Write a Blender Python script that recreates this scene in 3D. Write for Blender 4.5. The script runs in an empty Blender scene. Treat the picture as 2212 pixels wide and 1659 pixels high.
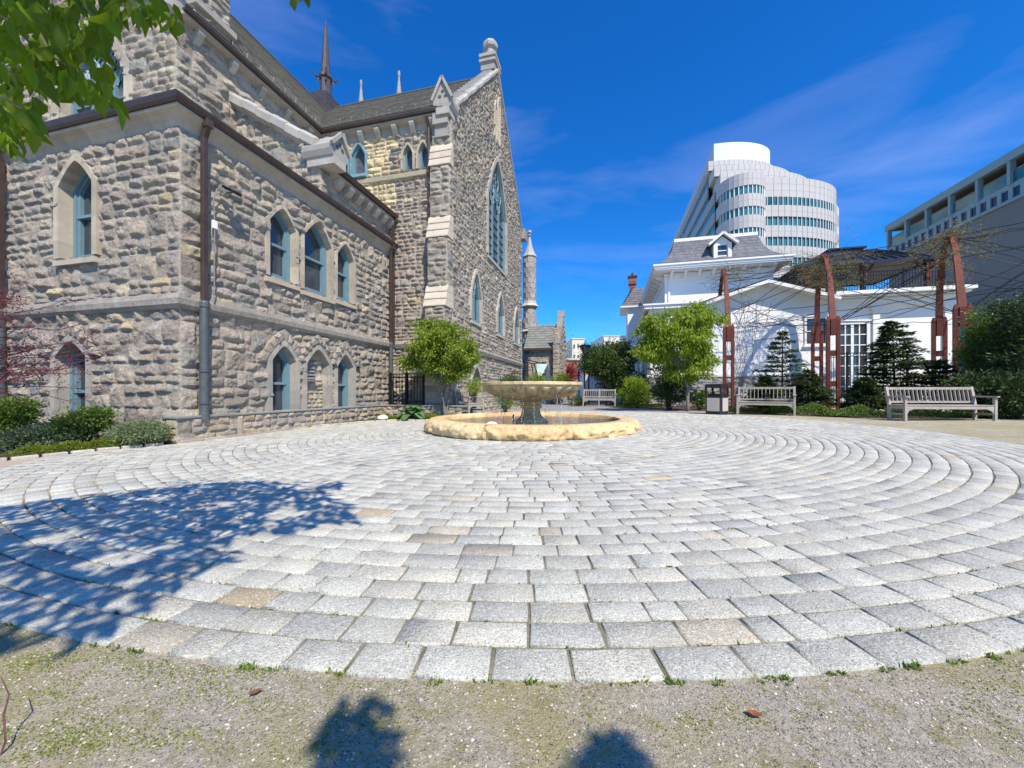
import bpy, math, random
import numpy as np
from mathutils import Vector, Matrix
random.seed(7)
R = math.radians
S = bpy.context.scene
COL = S.collection

# ------------------------------------------------------------------ camera
FPX, CX, HY, EYE = 831.0, 1106.0, 846.0, 0.85      # focal length, centre, horizon (2212 px wide frame), eye height
cam = bpy.data.cameras.new('Camera')
cam.sensor_width = 36; cam.lens = 36*FPX/2212; cam.shift_y = 16.5/2212
cam.clip_start = 0.03; cam.clip_end = 2000
camo = bpy.data.objects.new('Camera', cam); COL.objects.link(camo)
camo.location = (0, 0, EYE); camo.rotation_euler = (R(90), 0, 0)
S.camera = camo

# ------------------------------------------------------------------ light
SUN_EL = 51.0
SUN_H = Vector((0.4369, -0.8996))
w = bpy.data.worlds.new("World"); S.world = w; w.use_nodes = True
nt = w.node_tree; nt.nodes.clear()
def N(t, k, **kw):
    n = t.nodes.new(k)
    for a, b in kw.items(): setattr(n, a, b)
    return n
sky = N(nt, 'ShaderNodeTexSky', sky_type='NISHITA', sun_disc=False, sun_elevation=R(SUN_EL), sun_rotation=R(154), altitude=100, air_density=1.0, dust_density=0.25, ozone_density=3.5)
tn = N(nt, 'ShaderNodeMix', data_type='RGBA', blend_type='MULTIPLY'); tn.inputs[0].default_value = 1; tn.inputs[7].default_value = (0.38, 1.02, 1.53, 1)
hs = N(nt, 'ShaderNodeHueSaturation'); hs.inputs['Saturation'].default_value = 1.32; hs.inputs['Hue'].default_value = 0.497; hs.inputs['Value'].default_value = 1.0
tc = N(nt, 'ShaderNodeTexCoord')
mp = N(nt, 'ShaderNodeMapping'); mp.inputs['Rotation'].default_value = (R(8), R(-20), R(14)); mp.inputs['Scale'].default_value = (0.9, 1.5, 4.2)
no = N(nt, 'ShaderNodeTexNoise'); no.inputs['Scale'].default_value = 1.7; no.inputs['Detail'].default_value = 7; no.inputs['Roughness'].default_value = 0.55; no.inputs['Distortion'].default_value = 0.5
cr = N(nt, 'ShaderNodeMapRange'); cr.inputs['From Min'].default_value = 0.5; cr.inputs['From Max'].default_value = 0.82; cr.inputs['To Max'].default_value = 0.26
mx = N(nt, 'ShaderNodeMix', data_type='RGBA'); mx.inputs[7].default_value = (5.0, 5.6, 9.0, 1)
bg = N(nt, 'ShaderNodeBackground'); bg.inputs['Strength'].default_value = 0.115
ow = N(nt, 'ShaderNodeOutputWorld')
L = nt.links.new
L(sky.outputs[0], hs.inputs['Color']); L(tc.outputs['Generated'], mp.inputs[0]); L(mp.outputs[0], no.inputs[0])
L(no.outputs[0], cr.inputs[0]); L(cr.outputs[0], mx.inputs[0]); L(hs.outputs[0], tn.inputs[6]); L(tn.outputs[2], mx.inputs[6]); L(mx.outputs[2], bg.inputs[0]); L(bg.outputs[0], ow.inputs[0])
sl = bpy.data.lights.new('Sun', 'SUN'); sl.energy = 5.0; sl.angle = R(0.5); sl.color = (1.0, 0.90, 0.75)
slo = bpy.data.objects.new('Sun', sl); COL.objects.link(slo)
sv = Vector((SUN_H.x*math.cos(R(SUN_EL)), SUN_H.y*math.cos(R(SUN_EL)), math.sin(R(SUN_EL)))).normalized()
slo.rotation_euler = sv.to_track_quat('Z', 'Y').to_euler(); slo.location = (20, -30, 40)
S.view_settings.view_transform = 'Standard'; S.view_settings.look = 'None'; S.view_settings.exposure = 0.3; S.view_settings.gamma = 1

# ------------------------------------------------------------------ helpers
def gz(x): return 0.012*(x-0.44) if x < 14 else 0.1627          # the ground falls a little to the left
def at(px, py, Z): return Vector(((px-CX)/FPX*Z, Z, EYE+(HY-py)/FPX*Z))
def tag(o, label=None, cat=None, group=None, kind=None):
    if label: o['label'] = label
    if cat: o['category'] = cat
    if group: o['group'] = group
    if kind: o['kind'] = kind
    return o
def empty(name, loc, rz=0, label=None, cat=None, group=None):
    o = bpy.data.objects.new(name, None); COL.objects.link(o); o.location = loc; o.rotation_euler = (0, 0, rz)
    o.empty_display_size = 0.3
    return tag(o, label, cat, group)
def npmesh(name, V, F, mat, parent=None, col=None, smooth=False):
    """V (n,3); F (m,k) all the same k; col per vertex (n,3) or per face (m,3)"""
    V = np.asarray(V, np.float32); F = np.asarray(F, np.int32)
    me = bpy.data.meshes.new(name)
    m, k = F.shape
    me.vertices.add(len(V)); me.vertices.foreach_set('co', V.ravel())
    me.loops.add(m*k); me.loops.foreach_set('vertex_index', F.ravel())
    me.polygons.add(m); me.polygons.foreach_set('loop_start', np.arange(0, m*k, k, dtype=np.int32))
    me.polygons.foreach_set('loop_total', np.full(m, k, np.int32))
    if smooth: me.polygons.foreach_set('use_smooth', np.ones(m, bool))
    me.update(calc_edges=True)
    if col is not None:
        col = np.asarray(col, np.float32)
        c = col[F.ravel()] if len(col) == len(V) and len(V) != m else np.repeat(col, k, axis=0)
        a = me.color_attributes.new('Col', 'FLOAT_COLOR', 'CORNER')
        a.data.foreach_set('color', np.hstack([c, np.ones((len(c), 1), np.float32)]).ravel())
    me.materials.append(mat)
    o = bpy.data.objects.new(name, me); COL.objects.link(o)
    if parent: o.parent = parent
    return o
class MB:
    def __init__(s): s.v = []; s.f = []; s.c = []
    def add(s, vs, fs, col=(1, 1, 1)):
        n = len(s.v); s.v += [tuple(v) for v in vs]
        for f in fs: s.f.append(tuple(i+n for i in f)); s.c.append(col)
        return s
    def box(s, x0, x1, y0, y1, z0, z1, col=(1, 1, 1), F=None):
        vs = [(x, y, z) for z in (z0, z1) for y in (y0, y1) for x in (x0, x1)]
        if F: vs = [F(*v) for v in vs]
        return s.add(vs, [(0, 2, 3, 1), (4, 5, 7, 6), (0, 1, 5, 4), (2, 6, 7, 3), (0, 4, 6, 2), (1, 3, 7, 5)], col)
    def prism(s, pts, vec, col=(1, 1, 1)):
        n = len(pts); vec = Vector(vec)
        vs = [Vector(p) for p in pts]+[Vector(p)+vec for p in pts]
        return s.add(vs, [tuple(range(n))[::-1], tuple(range(n, 2*n))]+[(i, (i+1) % n, n+(i+1) % n, n+i) for i in range(n)], col)
    def bar(s, a, b, w, h, up=(0, 0, 1), col=(1, 1, 1), w2=None, h2=None):
        a = Vector(a); b = Vector(b); d = (b-a).normalized(); up = Vector(up)
        if abs(d.dot(up)) > 0.98: up = Vector((0, 1, 0)) if abs(d.y) < 0.9 else Vector((1, 0, 0))
        x = d.cross(up).normalized(); y = x.cross(d).normalized()
        w2 = w if w2 is None else w2; h2 = h if h2 is None else h2
        vs = [p+x*(i*ww/2)+y*(j*hh/2) for p, ww, hh in ((a, w, h), (b, w2, h2)) for i, j in ((-1, -1), (1, -1), (1, 1), (-1, 1))]
        return s.add(vs, [(3, 2, 1, 0), (4, 5, 6, 7), (0, 1, 5, 4), (1, 2, 6, 5), (2, 3, 7, 6), (3, 0, 4, 7)], col)
    def tube(s, pts, r, n=6, col=(1, 1, 1), cap=True):
        pts = [Vector(p) for p in pts]; m = len(pts)
        rs = r if isinstance(r, (list, tuple)) else [r]*m
        vs = []; ref = None
        for i, p in enumerate(pts):
            d = (pts[min(i+1, m-1)]-pts[max(i-1, 0)])
            d = d.normalized() if d.length > 1e-9 else Vector((0, 0, 1))
            if ref is None: ref = Vector((1, 0, 0)) if abs(d.x) < 0.8 else Vector((0, 1, 0))
            x = (ref-d*ref.dot(d)).normalized(); ref = x; y = d.cross(x)
            vs += [p+(x*math.cos(2*math.pi*k/n)+y*math.sin(2*math.pi*k/n))*rs[i] for k in range(n)]
        fs = [(i*n+k, i*n+(k+1) % n, (i+1)*n+(k+1) % n, (i+1)*n+k) for i in range(m-1) for k in range(n)]
        if cap: fs += [tuple(range(n))[::-1], tuple(range((m-1)*n, m*n))]
        return s.add(vs, fs, col)
    def lathe(s, prof, n=32, c=(0, 0, 0), col=(1, 1, 1), fn=None, cap=False):
        vs = []
        for r, z in prof:
            for k in range(n):
                a = 2*math.pi*k/n; rr = fn(r, z, a) if fn else r
                vs.append((c[0]+rr*math.cos(a), c[1]+rr*math.sin(a), c[2]+z))
        m = len(prof)
        fs = [(i*n+k, i*n+(k+1) % n, (i+1)*n+(k+1) % n, (i+1)*n+k) for i in range(m-1) for k in range(n)]
        if cap: fs += [tuple(range(n))[::-1], tuple(range((m-1)*n, m*n))]
        return s.add(vs, fs, col)
    def build(s, name, mat, parent=None, smooth=False, bevel=0):
        me = bpy.data.meshes.new(name); me.from_pydata([tuple(v) for v in s.v], [], s.f)
        a = me.color_attributes.new('Col', 'FLOAT_COLOR', 'CORNER')
        buf = []
        for f, c in zip(s.f, s.c): buf += [c[0], c[1], c[2], 1.0]*len(f)
        a.data.foreach_set('color', buf)
        if smooth: me.polygons.foreach_set('use_smooth', [True]*len(s.f))
        me.materials.append(mat); me.update()
        o = bpy.data.objects.new(name, me); COL.objects.link(o)
        if parent: o.parent = parent
        if bevel:
            b = o.modifiers.new('b', 'BEVEL'); b.width = bevel; b.segments = 2; b.limit_method = 'ANGLE'
        return o
def copy_tree(o, parent=None):
    c = o.copy(); COL.objects.link(c)
    if parent: c.parent = parent
    for ch in o.children: copy_tree(ch, c)
    return c
def g(c, k=0.1):
    r = 1+random.uniform(-k, k); return tuple(max(0, v*r) for v in c)

# ------------------------------------------------------------------ materials
def mk(name, base, rough=0.8, metal=0.0, vary=None, bump=None, usecol=False, spec=0.4, speck=None, stain=None, coords='Object', emit=None):
    """vary=(scale,amount) noise brightening/darkening; bump=[(scale,strength,distance)...]; speck=(scale,colour,lo,hi); stain=(scale,colour,amount,threshold)"""
    m = bpy.data.materials.new(name); m.use_nodes = True
    t = m.node_tree; b = t.nodes['Principled BSDF']; l = t.links.new
    b.inputs['Roughness'].default_value = rough; b.inputs['Metallic'].default_value = metal
    b.inputs['Specular IOR Level'].default_value = spec
    tc = N(t, 'ShaderNodeTexCoord'); co = tc.outputs[coords]
    rgb = N(t, 'ShaderNodeRGB'); rgb.outputs[0].default_value = (*base, 1); cur = rgb.outputs[0]
    def mix(bt, fac, a, c):
        n = N(t, 'ShaderNodeMix', data_type='RGBA', blend_type=bt)
        if isinstance(fac, float): n.inputs[0].default_value = fac
        else: l(fac, n.inputs[0])
        l(a, n.inputs[6])
        if isinstance(c, tuple): n.inputs[7].default_value = (*c, 1)
        else: l(c, n.inputs[7])
        return n.outputs[2]
    if usecol:
        a = N(t, 'ShaderNodeAttribute', attribute_name='Col'); cur = mix('MULTIPLY', 1.0, cur, a.outputs['Color'])
    def noise(sc, det=5, rg=0.6, dist=0.0):
        n = N(t, 'ShaderNodeTexNoise'); n.inputs['Scale'].default_value = sc; n.inputs['Detail'].default_value = det; n.inputs['Roughness'].default_value = rg
        n.inputs['Distortion'].default_value = dist; l(co, n.inputs['Vector']); return n.outputs[0]
    def rng(v, a, b_, c, d):
        n = N(t, 'ShaderNodeMapRange'); n.inputs[1].default_value = a; n.inputs[2].default_value = b_; n.inputs[3].default_value = c; n.inputs[4].default_value = d; l(v, n.inputs[0]); return n.outputs[0]
    if vary:
        for sc, am in (vary if isinstance(vary, list) else [vary]):
            v = rng(noise(sc), 0.3, 0.7, 1-am, 1+am)
            cb = N(t, 'ShaderNodeCombineColor'); [l(v, cb.inputs[i]) for i in range(3)]
            cur = mix('MULTIPLY', 1.0, cur, cb.outputs[0])
    if stain:
        for sc, c, am, th in (stain if isinstance(stain, list) else [stain]):
            cur = mix('MIX', rng(noise(sc, 6, 0.65, 0.4), th, th+0.14, 0.0, am), cur, c)
    if speck:
        for sc, c, lo, hi in (speck if isinstance(speck, list) else [speck]):
            cur = mix('MIX', rng(noise(sc, 2, 0.5), lo, hi, 0.0, 1.0), cur, c)
    l(cur, b.inputs['Base Color'])
    if bump:
        prev = None
        for sc, st, di in bump:
            n = N(t, 'ShaderNodeBump'); n.inputs['Strength'].default_value = st; n.inputs['Distance'].default_value = di
            l(noise(sc, 6, 0.62), n.inputs['Height'])
            if prev: l(prev, n.inputs['Normal'])
            prev = n.outputs[0]
        l(prev, b.inputs['Normal'])
    return m
def leafmat(name, base, trans=0.35, rough=0.5):
    m = bpy.data.materials.new(name); m.use_nodes = True
    t = m.node_tree; b = t.nodes['Principled BSDF']; l = t.links.new
    b.inputs['Roughness'].default_value = rough; b.inputs['Specular IOR Level'].default_value = 0.35
    a = N(t, 'ShaderNodeAttribute', attribute_name='Col')
    n = N(t, 'ShaderNodeMix', data_type='RGBA', blend_type='MULTIPLY'); n.inputs[0].default_value = 1; n.inputs[6].default_value = (*base, 1)
    l(a.outputs['Color'], n.inputs[7]); l(n.outputs[2], b.inputs['Base Color'])
    tr = N(t, 'ShaderNodeBsdfTranslucent')
    n2 = N(t, 'ShaderNodeMix', data_type='RGBA', blend_type='MULTIPLY'); n2.inputs[0].default_value = 1; n2.inputs[7].default_value = (1.5, 1.5, 0.5, 1)
    l(n.outputs[2], n2.inputs[6]); l(n2.outputs[2], tr.inputs['Color'])
    ms = N(t, 'ShaderNodeMixShader'); ms.inputs[0].default_value = trans
    l(b.outputs[0], ms.inputs[1]); l(tr.outputs[0], ms.inputs[2]); l(ms.outputs[0], t.nodes['Material Output'].inputs[0])
    return m
MT = {}
MT['rock'] = mk('rock_faced_stone', (.98, .955, .89), 0.92, usecol=True, vary=[(6, 0.14), (26, 0.26), (70, .28)], bump=[(22, 0.8, 0.04), (70, 0.8, 0.02)], stain=[(2.2, (0.2, 0.18, 0.155), 0.35, 0.55), (16, (.15, .135, .12), .5, .6)])
MT['dressed'] = mk('dressed_limestone', (1, 1, 1), 0.85, usecol=True, vary=[(4, 0.12), (40, 0.08)], bump=[(60, 0.2, 0.01)])
MT['course'] = mk('weathered_string_stone', (0.27, 0.245, 0.21), 0.9, usecol=True, vary=[(6, 0.2), (50, 0.2)], bump=[(14, 0.6, 0.04), (90, 0.4, 0.01)])
MT['slate'] = mk('roof_slate', (1, 1, 1), 0.75, usecol=True, vary=[(3, 0.12), (30, 0.1)], spec=0.3)
MT['copper'] = mk('brown_gutter_metal', (0.085, 0.058, 0.05), 0.42, 0.3, vary=(5, 0.2))
MT['boot'] = mk('dark_iron_pipe', (0.10, 0.115, 0.12), 0.5, 0.3, vary=(8, 0.2))
MT['blue'] = mk('blue_painted_wood', (0.15, 0.25, 0.295), 0.5, vary=(6, 0.08))
MT['glass'] = mk('window_glass', (0.045, 0.055, 0.065), 0.08, spec=0.8, vary=(1.5, 0.3))
MT['leaded'] = mk('leaded_glass', (0.10, 0.11, 0.13), 0.25, spec=0.6, vary=(8, 0.4), bump=[(7, 0.3, 0.02)])
MT['granite'] = mk('granite_setts', (1.0, .98, .885), 0.85, usecol=True, vary=[(1.1, .07), (7, 0.12), (45, .12), (150, 0.34)], bump=[(25, 0.5, 0.015), (120, 0.8, 0.008)], stain=[(2.6, (.33, .31, .26), .35, .56), (14, (.25, .25, .24), .35, .6)], speck=[(170, (0.23, 0.23, 0.225), 0.57, 0.65), (110, (.66, .66, .64), .60, .68)])
MT['joint'] = mk('joint_sand', (0.20, 0.185, 0.14), 0.95, vary=(30, 0.3), stain=(3, (0.05, 0.07, 0.02), 0.6, 0.5))
MT['gravel'] = mk('stone_dust_gravel', (0.44, 0.395, 0.315), 0.95, vary=[(0.8, 0.12), (60, 0.3)], bump=[(90, 1.0, 0.012), (300, 0.8, 0.005)], stain=[(1.3, (0.36, 0.32, 0.11), 0.7, 0.44), (11, (.27, .25, .08), .75, .52)], speck=[(190, (0.50, 0.47, 0.41), 0.60, 0.66), (170, (0.10, 0.09, 0.08), 0.60, 0.68)])
MT['tanpave'] = mk('tan_concrete', (0.40, 0.335, 0.27), 0.9, vary=[(1.5, 0.1), (60, 0.1)], bump=[(80, 0.3, 0.005)])
MT['asphalt'] = mk('grey_asphalt', (0.27, 0.265, 0.265), 0.9, vary=[(1.0, 0.1), (80, 0.15)])
MT['mulch'] = mk('bark_mulch', (0.075, 0.04, 0.028), 0.95, vary=[(20, 0.4)], bump=[(60, 1.0, 0.03)])
MT['soil'] = mk('planting_soil', (0.07, 0.055, 0.035), 0.95, vary=[(20, 0.4)], bump=[(40, 1.0, 0.03)])
MT['white'] = mk('white_stucco', (0.84, 0.84, 0.83), 0.8, vary=[(1.2, 0.03), (30, 0.03)], bump=[(50, 0.15, 0.01)])
MT['whitetrim'] = mk('white_painted_trim', (0.80, 0.80, 0.79), 0.5, vary=(4, 0.04))
MT['greystone'] = mk('grey_foundation_stone', (1, 1, 1), 0.9, usecol=True, vary=[(9, 0.2)], bump=[(25, 0.8, 0.04)])
MT['brick'] = mk('red_brick', (1, 1, 1), 0.9, usecol=True, vary=[(12, 0.2)])
MT['darkmetal'] = mk('black_railing_metal', (0.012, 0.013, 0.016), 0.4, 0.2)
MT['darkroof'] = mk('dark_seam_metal_roof', (0.035, 0.037, 0.05), 0.35, 0.4, vary=(2, 0.15))
MT['rust'] = mk('red_oxide_steel', (0.155, 0.036, 0.02), 0.6, 0.1, vary=[(3, 0.3), (25, 0.25)], stain=[(5, (0.10, 0.035, 0.02), 0.7, 0.5), (9, (0.30, 0.09, 0.04), 0.5, 0.56)], bump=[(60, 0.3, 0.004)])
MT['cable'] = mk('dark_steel_cable', (0.02, 0.016, 0.016), 0.5, 0.3)
MT['teak'] = mk('weathered_teak', (0.40, 0.355, 0.30), 0.75, vary=[(3, 0.15), (40, 0.2)], bump=[(60, 0.3, 0.004)], stain=(8, (0.22, 0.19, 0.15), 0.5, 0.55))
MT['sand'] = mk('golden_sandstone', (1.12, 1.06, .93), 0.85, usecol=True, vary=[(5, 0.22), (22, .22), (60, 0.22)], bump=[(12, 0.4, 0.02), (90, 0.4, 0.006)], stain=[(3.2, (0.50, 0.29, 0.13), 0.4, 0.56), (7, (0.58, 0.44, 0.22), 0.4, 0.55)])
MT['wetstone'] = mk('wet_carved_stone', (0.66, 0.43, 0.20), 0.6, vary=[(4, 0.25), (30, 0.2)], stain=[(6, (0.26, 0.20, 0.10), 0.5, 0.54)], bump=[(40, 0.3, 0.01)], spec=0.15)
MT['panel'] = mk('office_panels', (1, 1, 1), 0.6, usecol=True, vary=(0.3, 0.03))
MT['teal'] = mk('teal_office_glass', (0.05, 0.16, 0.16), 0.12, spec=0.9, vary=(0.2, 0.5))
MT['navy'] = mk('dark_blue_glass', (0.012, 0.03, 0.075), 0.15, spec=0.5)
MT['garage'] = mk('grey_blank_concrete', (0.20, 0.195, 0.19), 0.85, vary=(0.1, 0.06))
MT['steelblue'] = mk('blue_grey_painted_steel', (0.22, 0.32, 0.35), 0.5)
MT['bark'] = mk('grey_bark', (0.20, 0.175, 0.15), 0.95, vary=[(12, 0.3)], bump=[(30, 0.6, 0.02)], stain=(9, (0.30, 0.29, 0.26), 0.5, 0.55))
MT['darkbark'] = mk('dark_bark', (0.07, 0.05, 0.04), 0.95, vary=[(12, 0.3)], bump=[(30, 0.6, 0.02)])
MT['purpletwig'] = mk('purple_brown_twig', (0.12, 0.05, 0.05), 0.8, vary=(20, 0.3))
MT['vinewood'] = mk('vine_stem', (0.13, 0.10, 0.075), 0.9, vary=(20, 0.3))
MT['leaf_lime'] = leafmat('lime_leaves', (0.23, 0.315, 0.03), 0.4)
MT['leaf_maple'] = leafmat('maple_leaves', (0.20, 0.265, 0.03), 0.35)
MT['leaf_dark'] = leafmat('dark_leaves', (0.07, 0.12, 0.028), 0.25)
MT['leaf_mid'] = leafmat('green_leaves', (0.13, 0.205, 0.04), 0.3)
MT['leaf_sage'] = leafmat('grey_green_leaves', (0.19, 0.235, 0.125), 0.2)
MT['leaf_near'] = leafmat('backlit_leaves', (0.13, 0.205, 0.008), 0.5, 0.5)
MT['leaf_red'] = leafmat('crimson_leaves', (0.26, 0.015, 0.03), 0.3)
MT['leaf_plum'] = leafmat('plum_leaves', (0.15, 0.02, 0.05), 0.3)
MT['needle'] = leafmat('conifer_needles', (0.055, 0.09, 0.03), 0.15, 0.6)
MT['hosta'] = leafmat('hosta_leaf', (0.10, 0.20, 0.075), 0.2, 0.5)
MT['vineleaf'] = leafmat('pale_vine_leaves', (0.26, 0.25, 0.085), 0.35)
MT['bin'] = mk('charcoal_plastic', (0.018, 0.02, 0.023), 0.5)
MT['aggregate'] = mk('pebble_panel', (0.50, 0.44, 0.38), 0.9, vary=(80, 0.25), bump=[(80, 0.5, 0.01)])
MT['fixture'] = mk('grey_fixture_paint', (0.22, 0.22, 0.22), 0.5)
MT['whiteplastic'] = mk('white_plastic', (0.8, 0.8, 0.78), 0.4)
MT['whitestone'] = mk('white_marble', (0.8, 0.78, 0.74), 0.5, vary=(8, 0.08))
m = MT['water'] = mk('fountain_water', (0.07, 0.07, 0.075), 0.06, spec=0.8, bump=[(9, 0.5, 0.05), (35, 0.5, 0.02)], speck=(10, (0.5, 0.52, 0.55), 0.64, 0.72))
m = MT['drops'] = mk('falling_water', (0.9, 0.92, 0.94), 0.2, spec=0.8)
m.node_tree.nodes['Principled BSDF'].inputs['Transmission Weight'].default_value = 0.35

# ------------------------------------------------------------------ rock-faced masonry
rs = np.random.RandomState(3)
def vnoise(nz, nx, cell, r=rs):
    """smooth value noise on a grid, cell in samples"""
    gz_, gx_ = int(nz/cell)+3, int(nx/cell)+3
    G = r.rand(gz_, gx_)
    a = np.arange(nz)/cell; b = np.arange(nx)/cell
    i = a.astype(int); j = b.astype(int); fa = a-i; fb = b-j
    fa = (fa*fa*(3-2*fa))[:, None]; fb = (fb*fb*(3-2*fb))[None, :]
    return (G[np.ix_(i, j)]*(1-fa)*(1-fb)+G[np.ix_(i+1, j)]*fa*(1-fb)+G[np.ix_(i, j+1)]*(1-fa)*fb+G[np.ix_(i+1, j+1)]*fa*fb)
PAL = [(0.36, 0.325, 0.29), (0.33, 0.30, 0.275), (0.39, 0.345, 0.30), (0.41, 0.36, 0.305), (0.36, 0.315, 0.28), (0.30, 0.29, 0.275), (0.34, 0.315, 0.29)]
TANS = [(0.48, 0.41, 0.29), (0.44, 0.385, 0.30)]
CREAM = [(0.62, 0.53, 0.33), (0.66, 0.56, 0.36)]
def ashlar(W, H, r, bh=(0.26, 0.42), bl=(0.22, 0.62), full=0.42):
    out = []; z = 0
    while z < H-0.01:
        h = min(r.uniform(*bh), H-z)
        if H-z-h < 0.12: h = H-z
        x = 0
        while x < W-0.01:
            if r.rand() < full or h < 0.2:
                l = r.uniform(bl[0], bl[1]*0.85)
                if W-x-l < 0.15: l = W-x
                out.append((x, x+l, z, z+h)); x += l
            else:
                l = r.uniform(bl[0]*1.6, bl[1]*2.2)
                if W-x-l < 0.2: l = W-x
                k = r.uniform(0.38, 0.62)*h
                for za, zb in ((z, z+k), (z+k, z+h)):
                    xx = x
                    while xx < x+l-0.01:
                        ll = r.uniform(bl[0], bl[1])
                        if x+l-xx-ll < 0.14: ll = x+l-xx
                        out.append((xx, xx+ll, za, zb)); xx += ll
                x += l
        z += h
    return out
def stone_wall(name, parent, o, ax, out, W, z0, z1, res=0.022, openings=(), seed=1, amp=0.06, top=None, pal=PAL, tan=0.045, mortar=(0.42, 0.385, 0.33), mat='rock', colfn=None, d0=0.0, lay=None, bh=(0.26, 0.42), bl=(0.22, 0.62), mw=0.007, rough=1.0):
    r = np.random.RandomState(seed); H = z1-z0
    nx = int(W/res)+2; nz = int(H/res)+2
    X = np.linspace(0, W, nx); Zs = np.linspace(0, H, nz)
    D = np.zeros((nz, nx)); C = np.zeros((nz, nx, 3)); C[:] = mortar
    k1 = 0.2/res; k2 = 0.085/res; k3 = max(1.2, 0.035/res)
    NZ = (vnoise(nz, nx, k1, r)-0.5)*0.9+(vnoise(nz, nx, k2, r)-0.5)*0.55+np.abs(vnoise(nz, nx, k3*1.6, r)-0.5)*-0.9+0.2+(vnoise(nz, nx, k3, r)-0.5)*0.3
    for (xa, xb, za, zb) in (lay or ashlar(W, H, r, bh, bl)):
        i0, i1 = np.searchsorted(Zs, za), np.searchsorted(Zs, zb); j0, j1 = np.searchsorted(X, xa), np.searchsorted(X, xb)
        if zb >= H-1e-6: i1 = nz
        if xb >= W-1e-6: j1 = nx
        if i1 <= i0 or j1 <= j0: continue
        x = X[None, j0:j1]; z = Zs[i0:i1, None]
        e = np.minimum(np.minimum(x-xa, xb-x), np.minimum(z-za, zb-z))
        pr = np.clip((e-mw)/0.014, 0, 1)
        kk = r.uniform(0.35, 1.1, 4); kk[2] = r.uniform(0.9, 2.2); kk[3] = r.uniform(0.3, 0.75)
        hip = np.minimum(np.minimum(kk[0]*(x-xa), kk[1]*(xb-x)), np.minimum(kk[2]*(z-za), kk[3]*(zb-z)))
        xm = (xa+xb)/2+r.uniform(-.1, .1)*(xb-xa); zm = (za+zb)/2+r.uniform(-.3, .3)*(zb-za)
        pl = [r.uniform(-0.3, 0.3)*(x-xm)+r.uniform(-0.55, 0.35)*(z-zm)+r.uniform(0, 0.035) for _ in range(4)]
        fac = np.minimum(np.minimum(pl[0], pl[1]), np.minimum(pl[2], pl[3]))
        b = amp*r.uniform(0.5, 1.25)
        D[i0:i1, j0:j1] = pr*np.clip(0.008+np.minimum(hip, b+fac*rough)+NZ[i0:i1, j0:j1]*amp*1.1*rough*np.clip(e/0.06, 0.12, 1), 0, amp*2.6)
        c = np.array(pal[r.randint(len(pal))])
        if r.rand() < tan: c = np.array(TANS[r.randint(len(TANS))])
        if colfn:
            cc = colfn(xm, zm+z0)
            if cc is not None: c = np.array(cc[r.randint(len(cc))])
        c = c*r.uniform(0.8, 1.16)*(1+r.uniform(-.02, .02, 3))
        inb = (e > mw)
        C[i0:i1, j0:j1][inb] = c
    ZZ = np.repeat(Zs[:, None], nx, 1)+z0; XX = np.repeat(X[None, :], nz, 0)
    keepv = np.ones((nz, nx), bool)
    if top is not None:
        T = np.array([top(v) for v in X])[None, :]
        over = ZZ > T; ZZ = np.minimum(ZZ, T); keepv = ~over
    P = np.empty((nz, nx, 3))
    P[..., 0] = o[0]+ax[0]*XX+out[0]*(D+d0); P[..., 1] = o[1]+ax[1]*XX+out[1]*(D+d0); P[..., 2] = ZZ
    idx = np.arange(nz*nx).reshape(nz, nx)
    F = np.stack([idx[:-1, :-1], idx[:-1, 1:], idx[1:, 1:], idx[1:, :-1]], -1).reshape(-1, 4)
    kv = (keepv[:-1, :-1] | keepv[:-1, 1:]).reshape(-1)
    xc = ((XX[:-1, :-1]+XX[1:, 1:])/2).reshape(-1); zc = ((ZZ[:-1, :-1]+ZZ[1:, 1:])/2).reshape(-1)
    for (xa, xb, za, zs_, zt) in openings:
        xm = (xa+xb)/2; hw = (xb-xa)/2
        t = np.clip(1-np.abs(xc-xm)/hw, 0, 1)
        lim = zs_+(zt-zs_)*np.sin(t*R(72))/math.sin(R(72))
        kv &= ~((np.abs(xc-xm) < hw) & (zc > za) & (zc < lim))
    F = F[kv]
    return npmesh(name, P.reshape(-1, 3), F, MT[mat], parent, C.reshape(-1, 3))
def arch(x0, x1, z0, zs, za, n=6, j=4):
    xm = (x0+x1)/2; P = [(x0, z0+(zs-z0)*k/j) for k in range(j)]
    P += [(x0+(xm-x0)*k/n, zs+(za-zs)*math.sin(R(72)*k/n)/math.sin(R(72))) for k in range(n+1)]
    return P+[(x0+x1-x, z) for x, z in P[::-1][1:]]
def plane(o, ax, out):
    return lambda x, d, z: (o[0]+ax[0]*x+out[0]*d, o[1]+ax[1]*x+out[1]*d, z)
def ring(mb, F, i, o_, dfront, dback, douter, cols):
    for k in range(len(i)-1):
        c = g(random.choice(cols), 0.1)
        a, b, p, q = i[k], i[k+1], o_[k], o_[k+1]
        vs = [F(a[0], dfront, a[1]), F(b[0], dfront, b[1]), F(q[0], dfront, q[1]), F(p[0], dfront, p[1]),
              F(a[0], dback, a[1]), F(b[0], dback, b[1]), F(q[0], douter, q[1]), F(p[0], douter, p[1])]
        mb.add(vs, [(0, 1, 2, 3), (0, 4, 5, 1), (3, 2, 6, 7), (4, 7, 6, 5)], c)
SUR = [(0.45, 0.39, 0.30), (0.41, 0.355, 0.275), (0.37, 0.325, 0.265), (0.49, 0.425, 0.33)]
SURG = [(0.36, 0.33, 0.29), (0.32, 0.30, 0.27), (0.40, 0.36, 0.31)]
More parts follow.
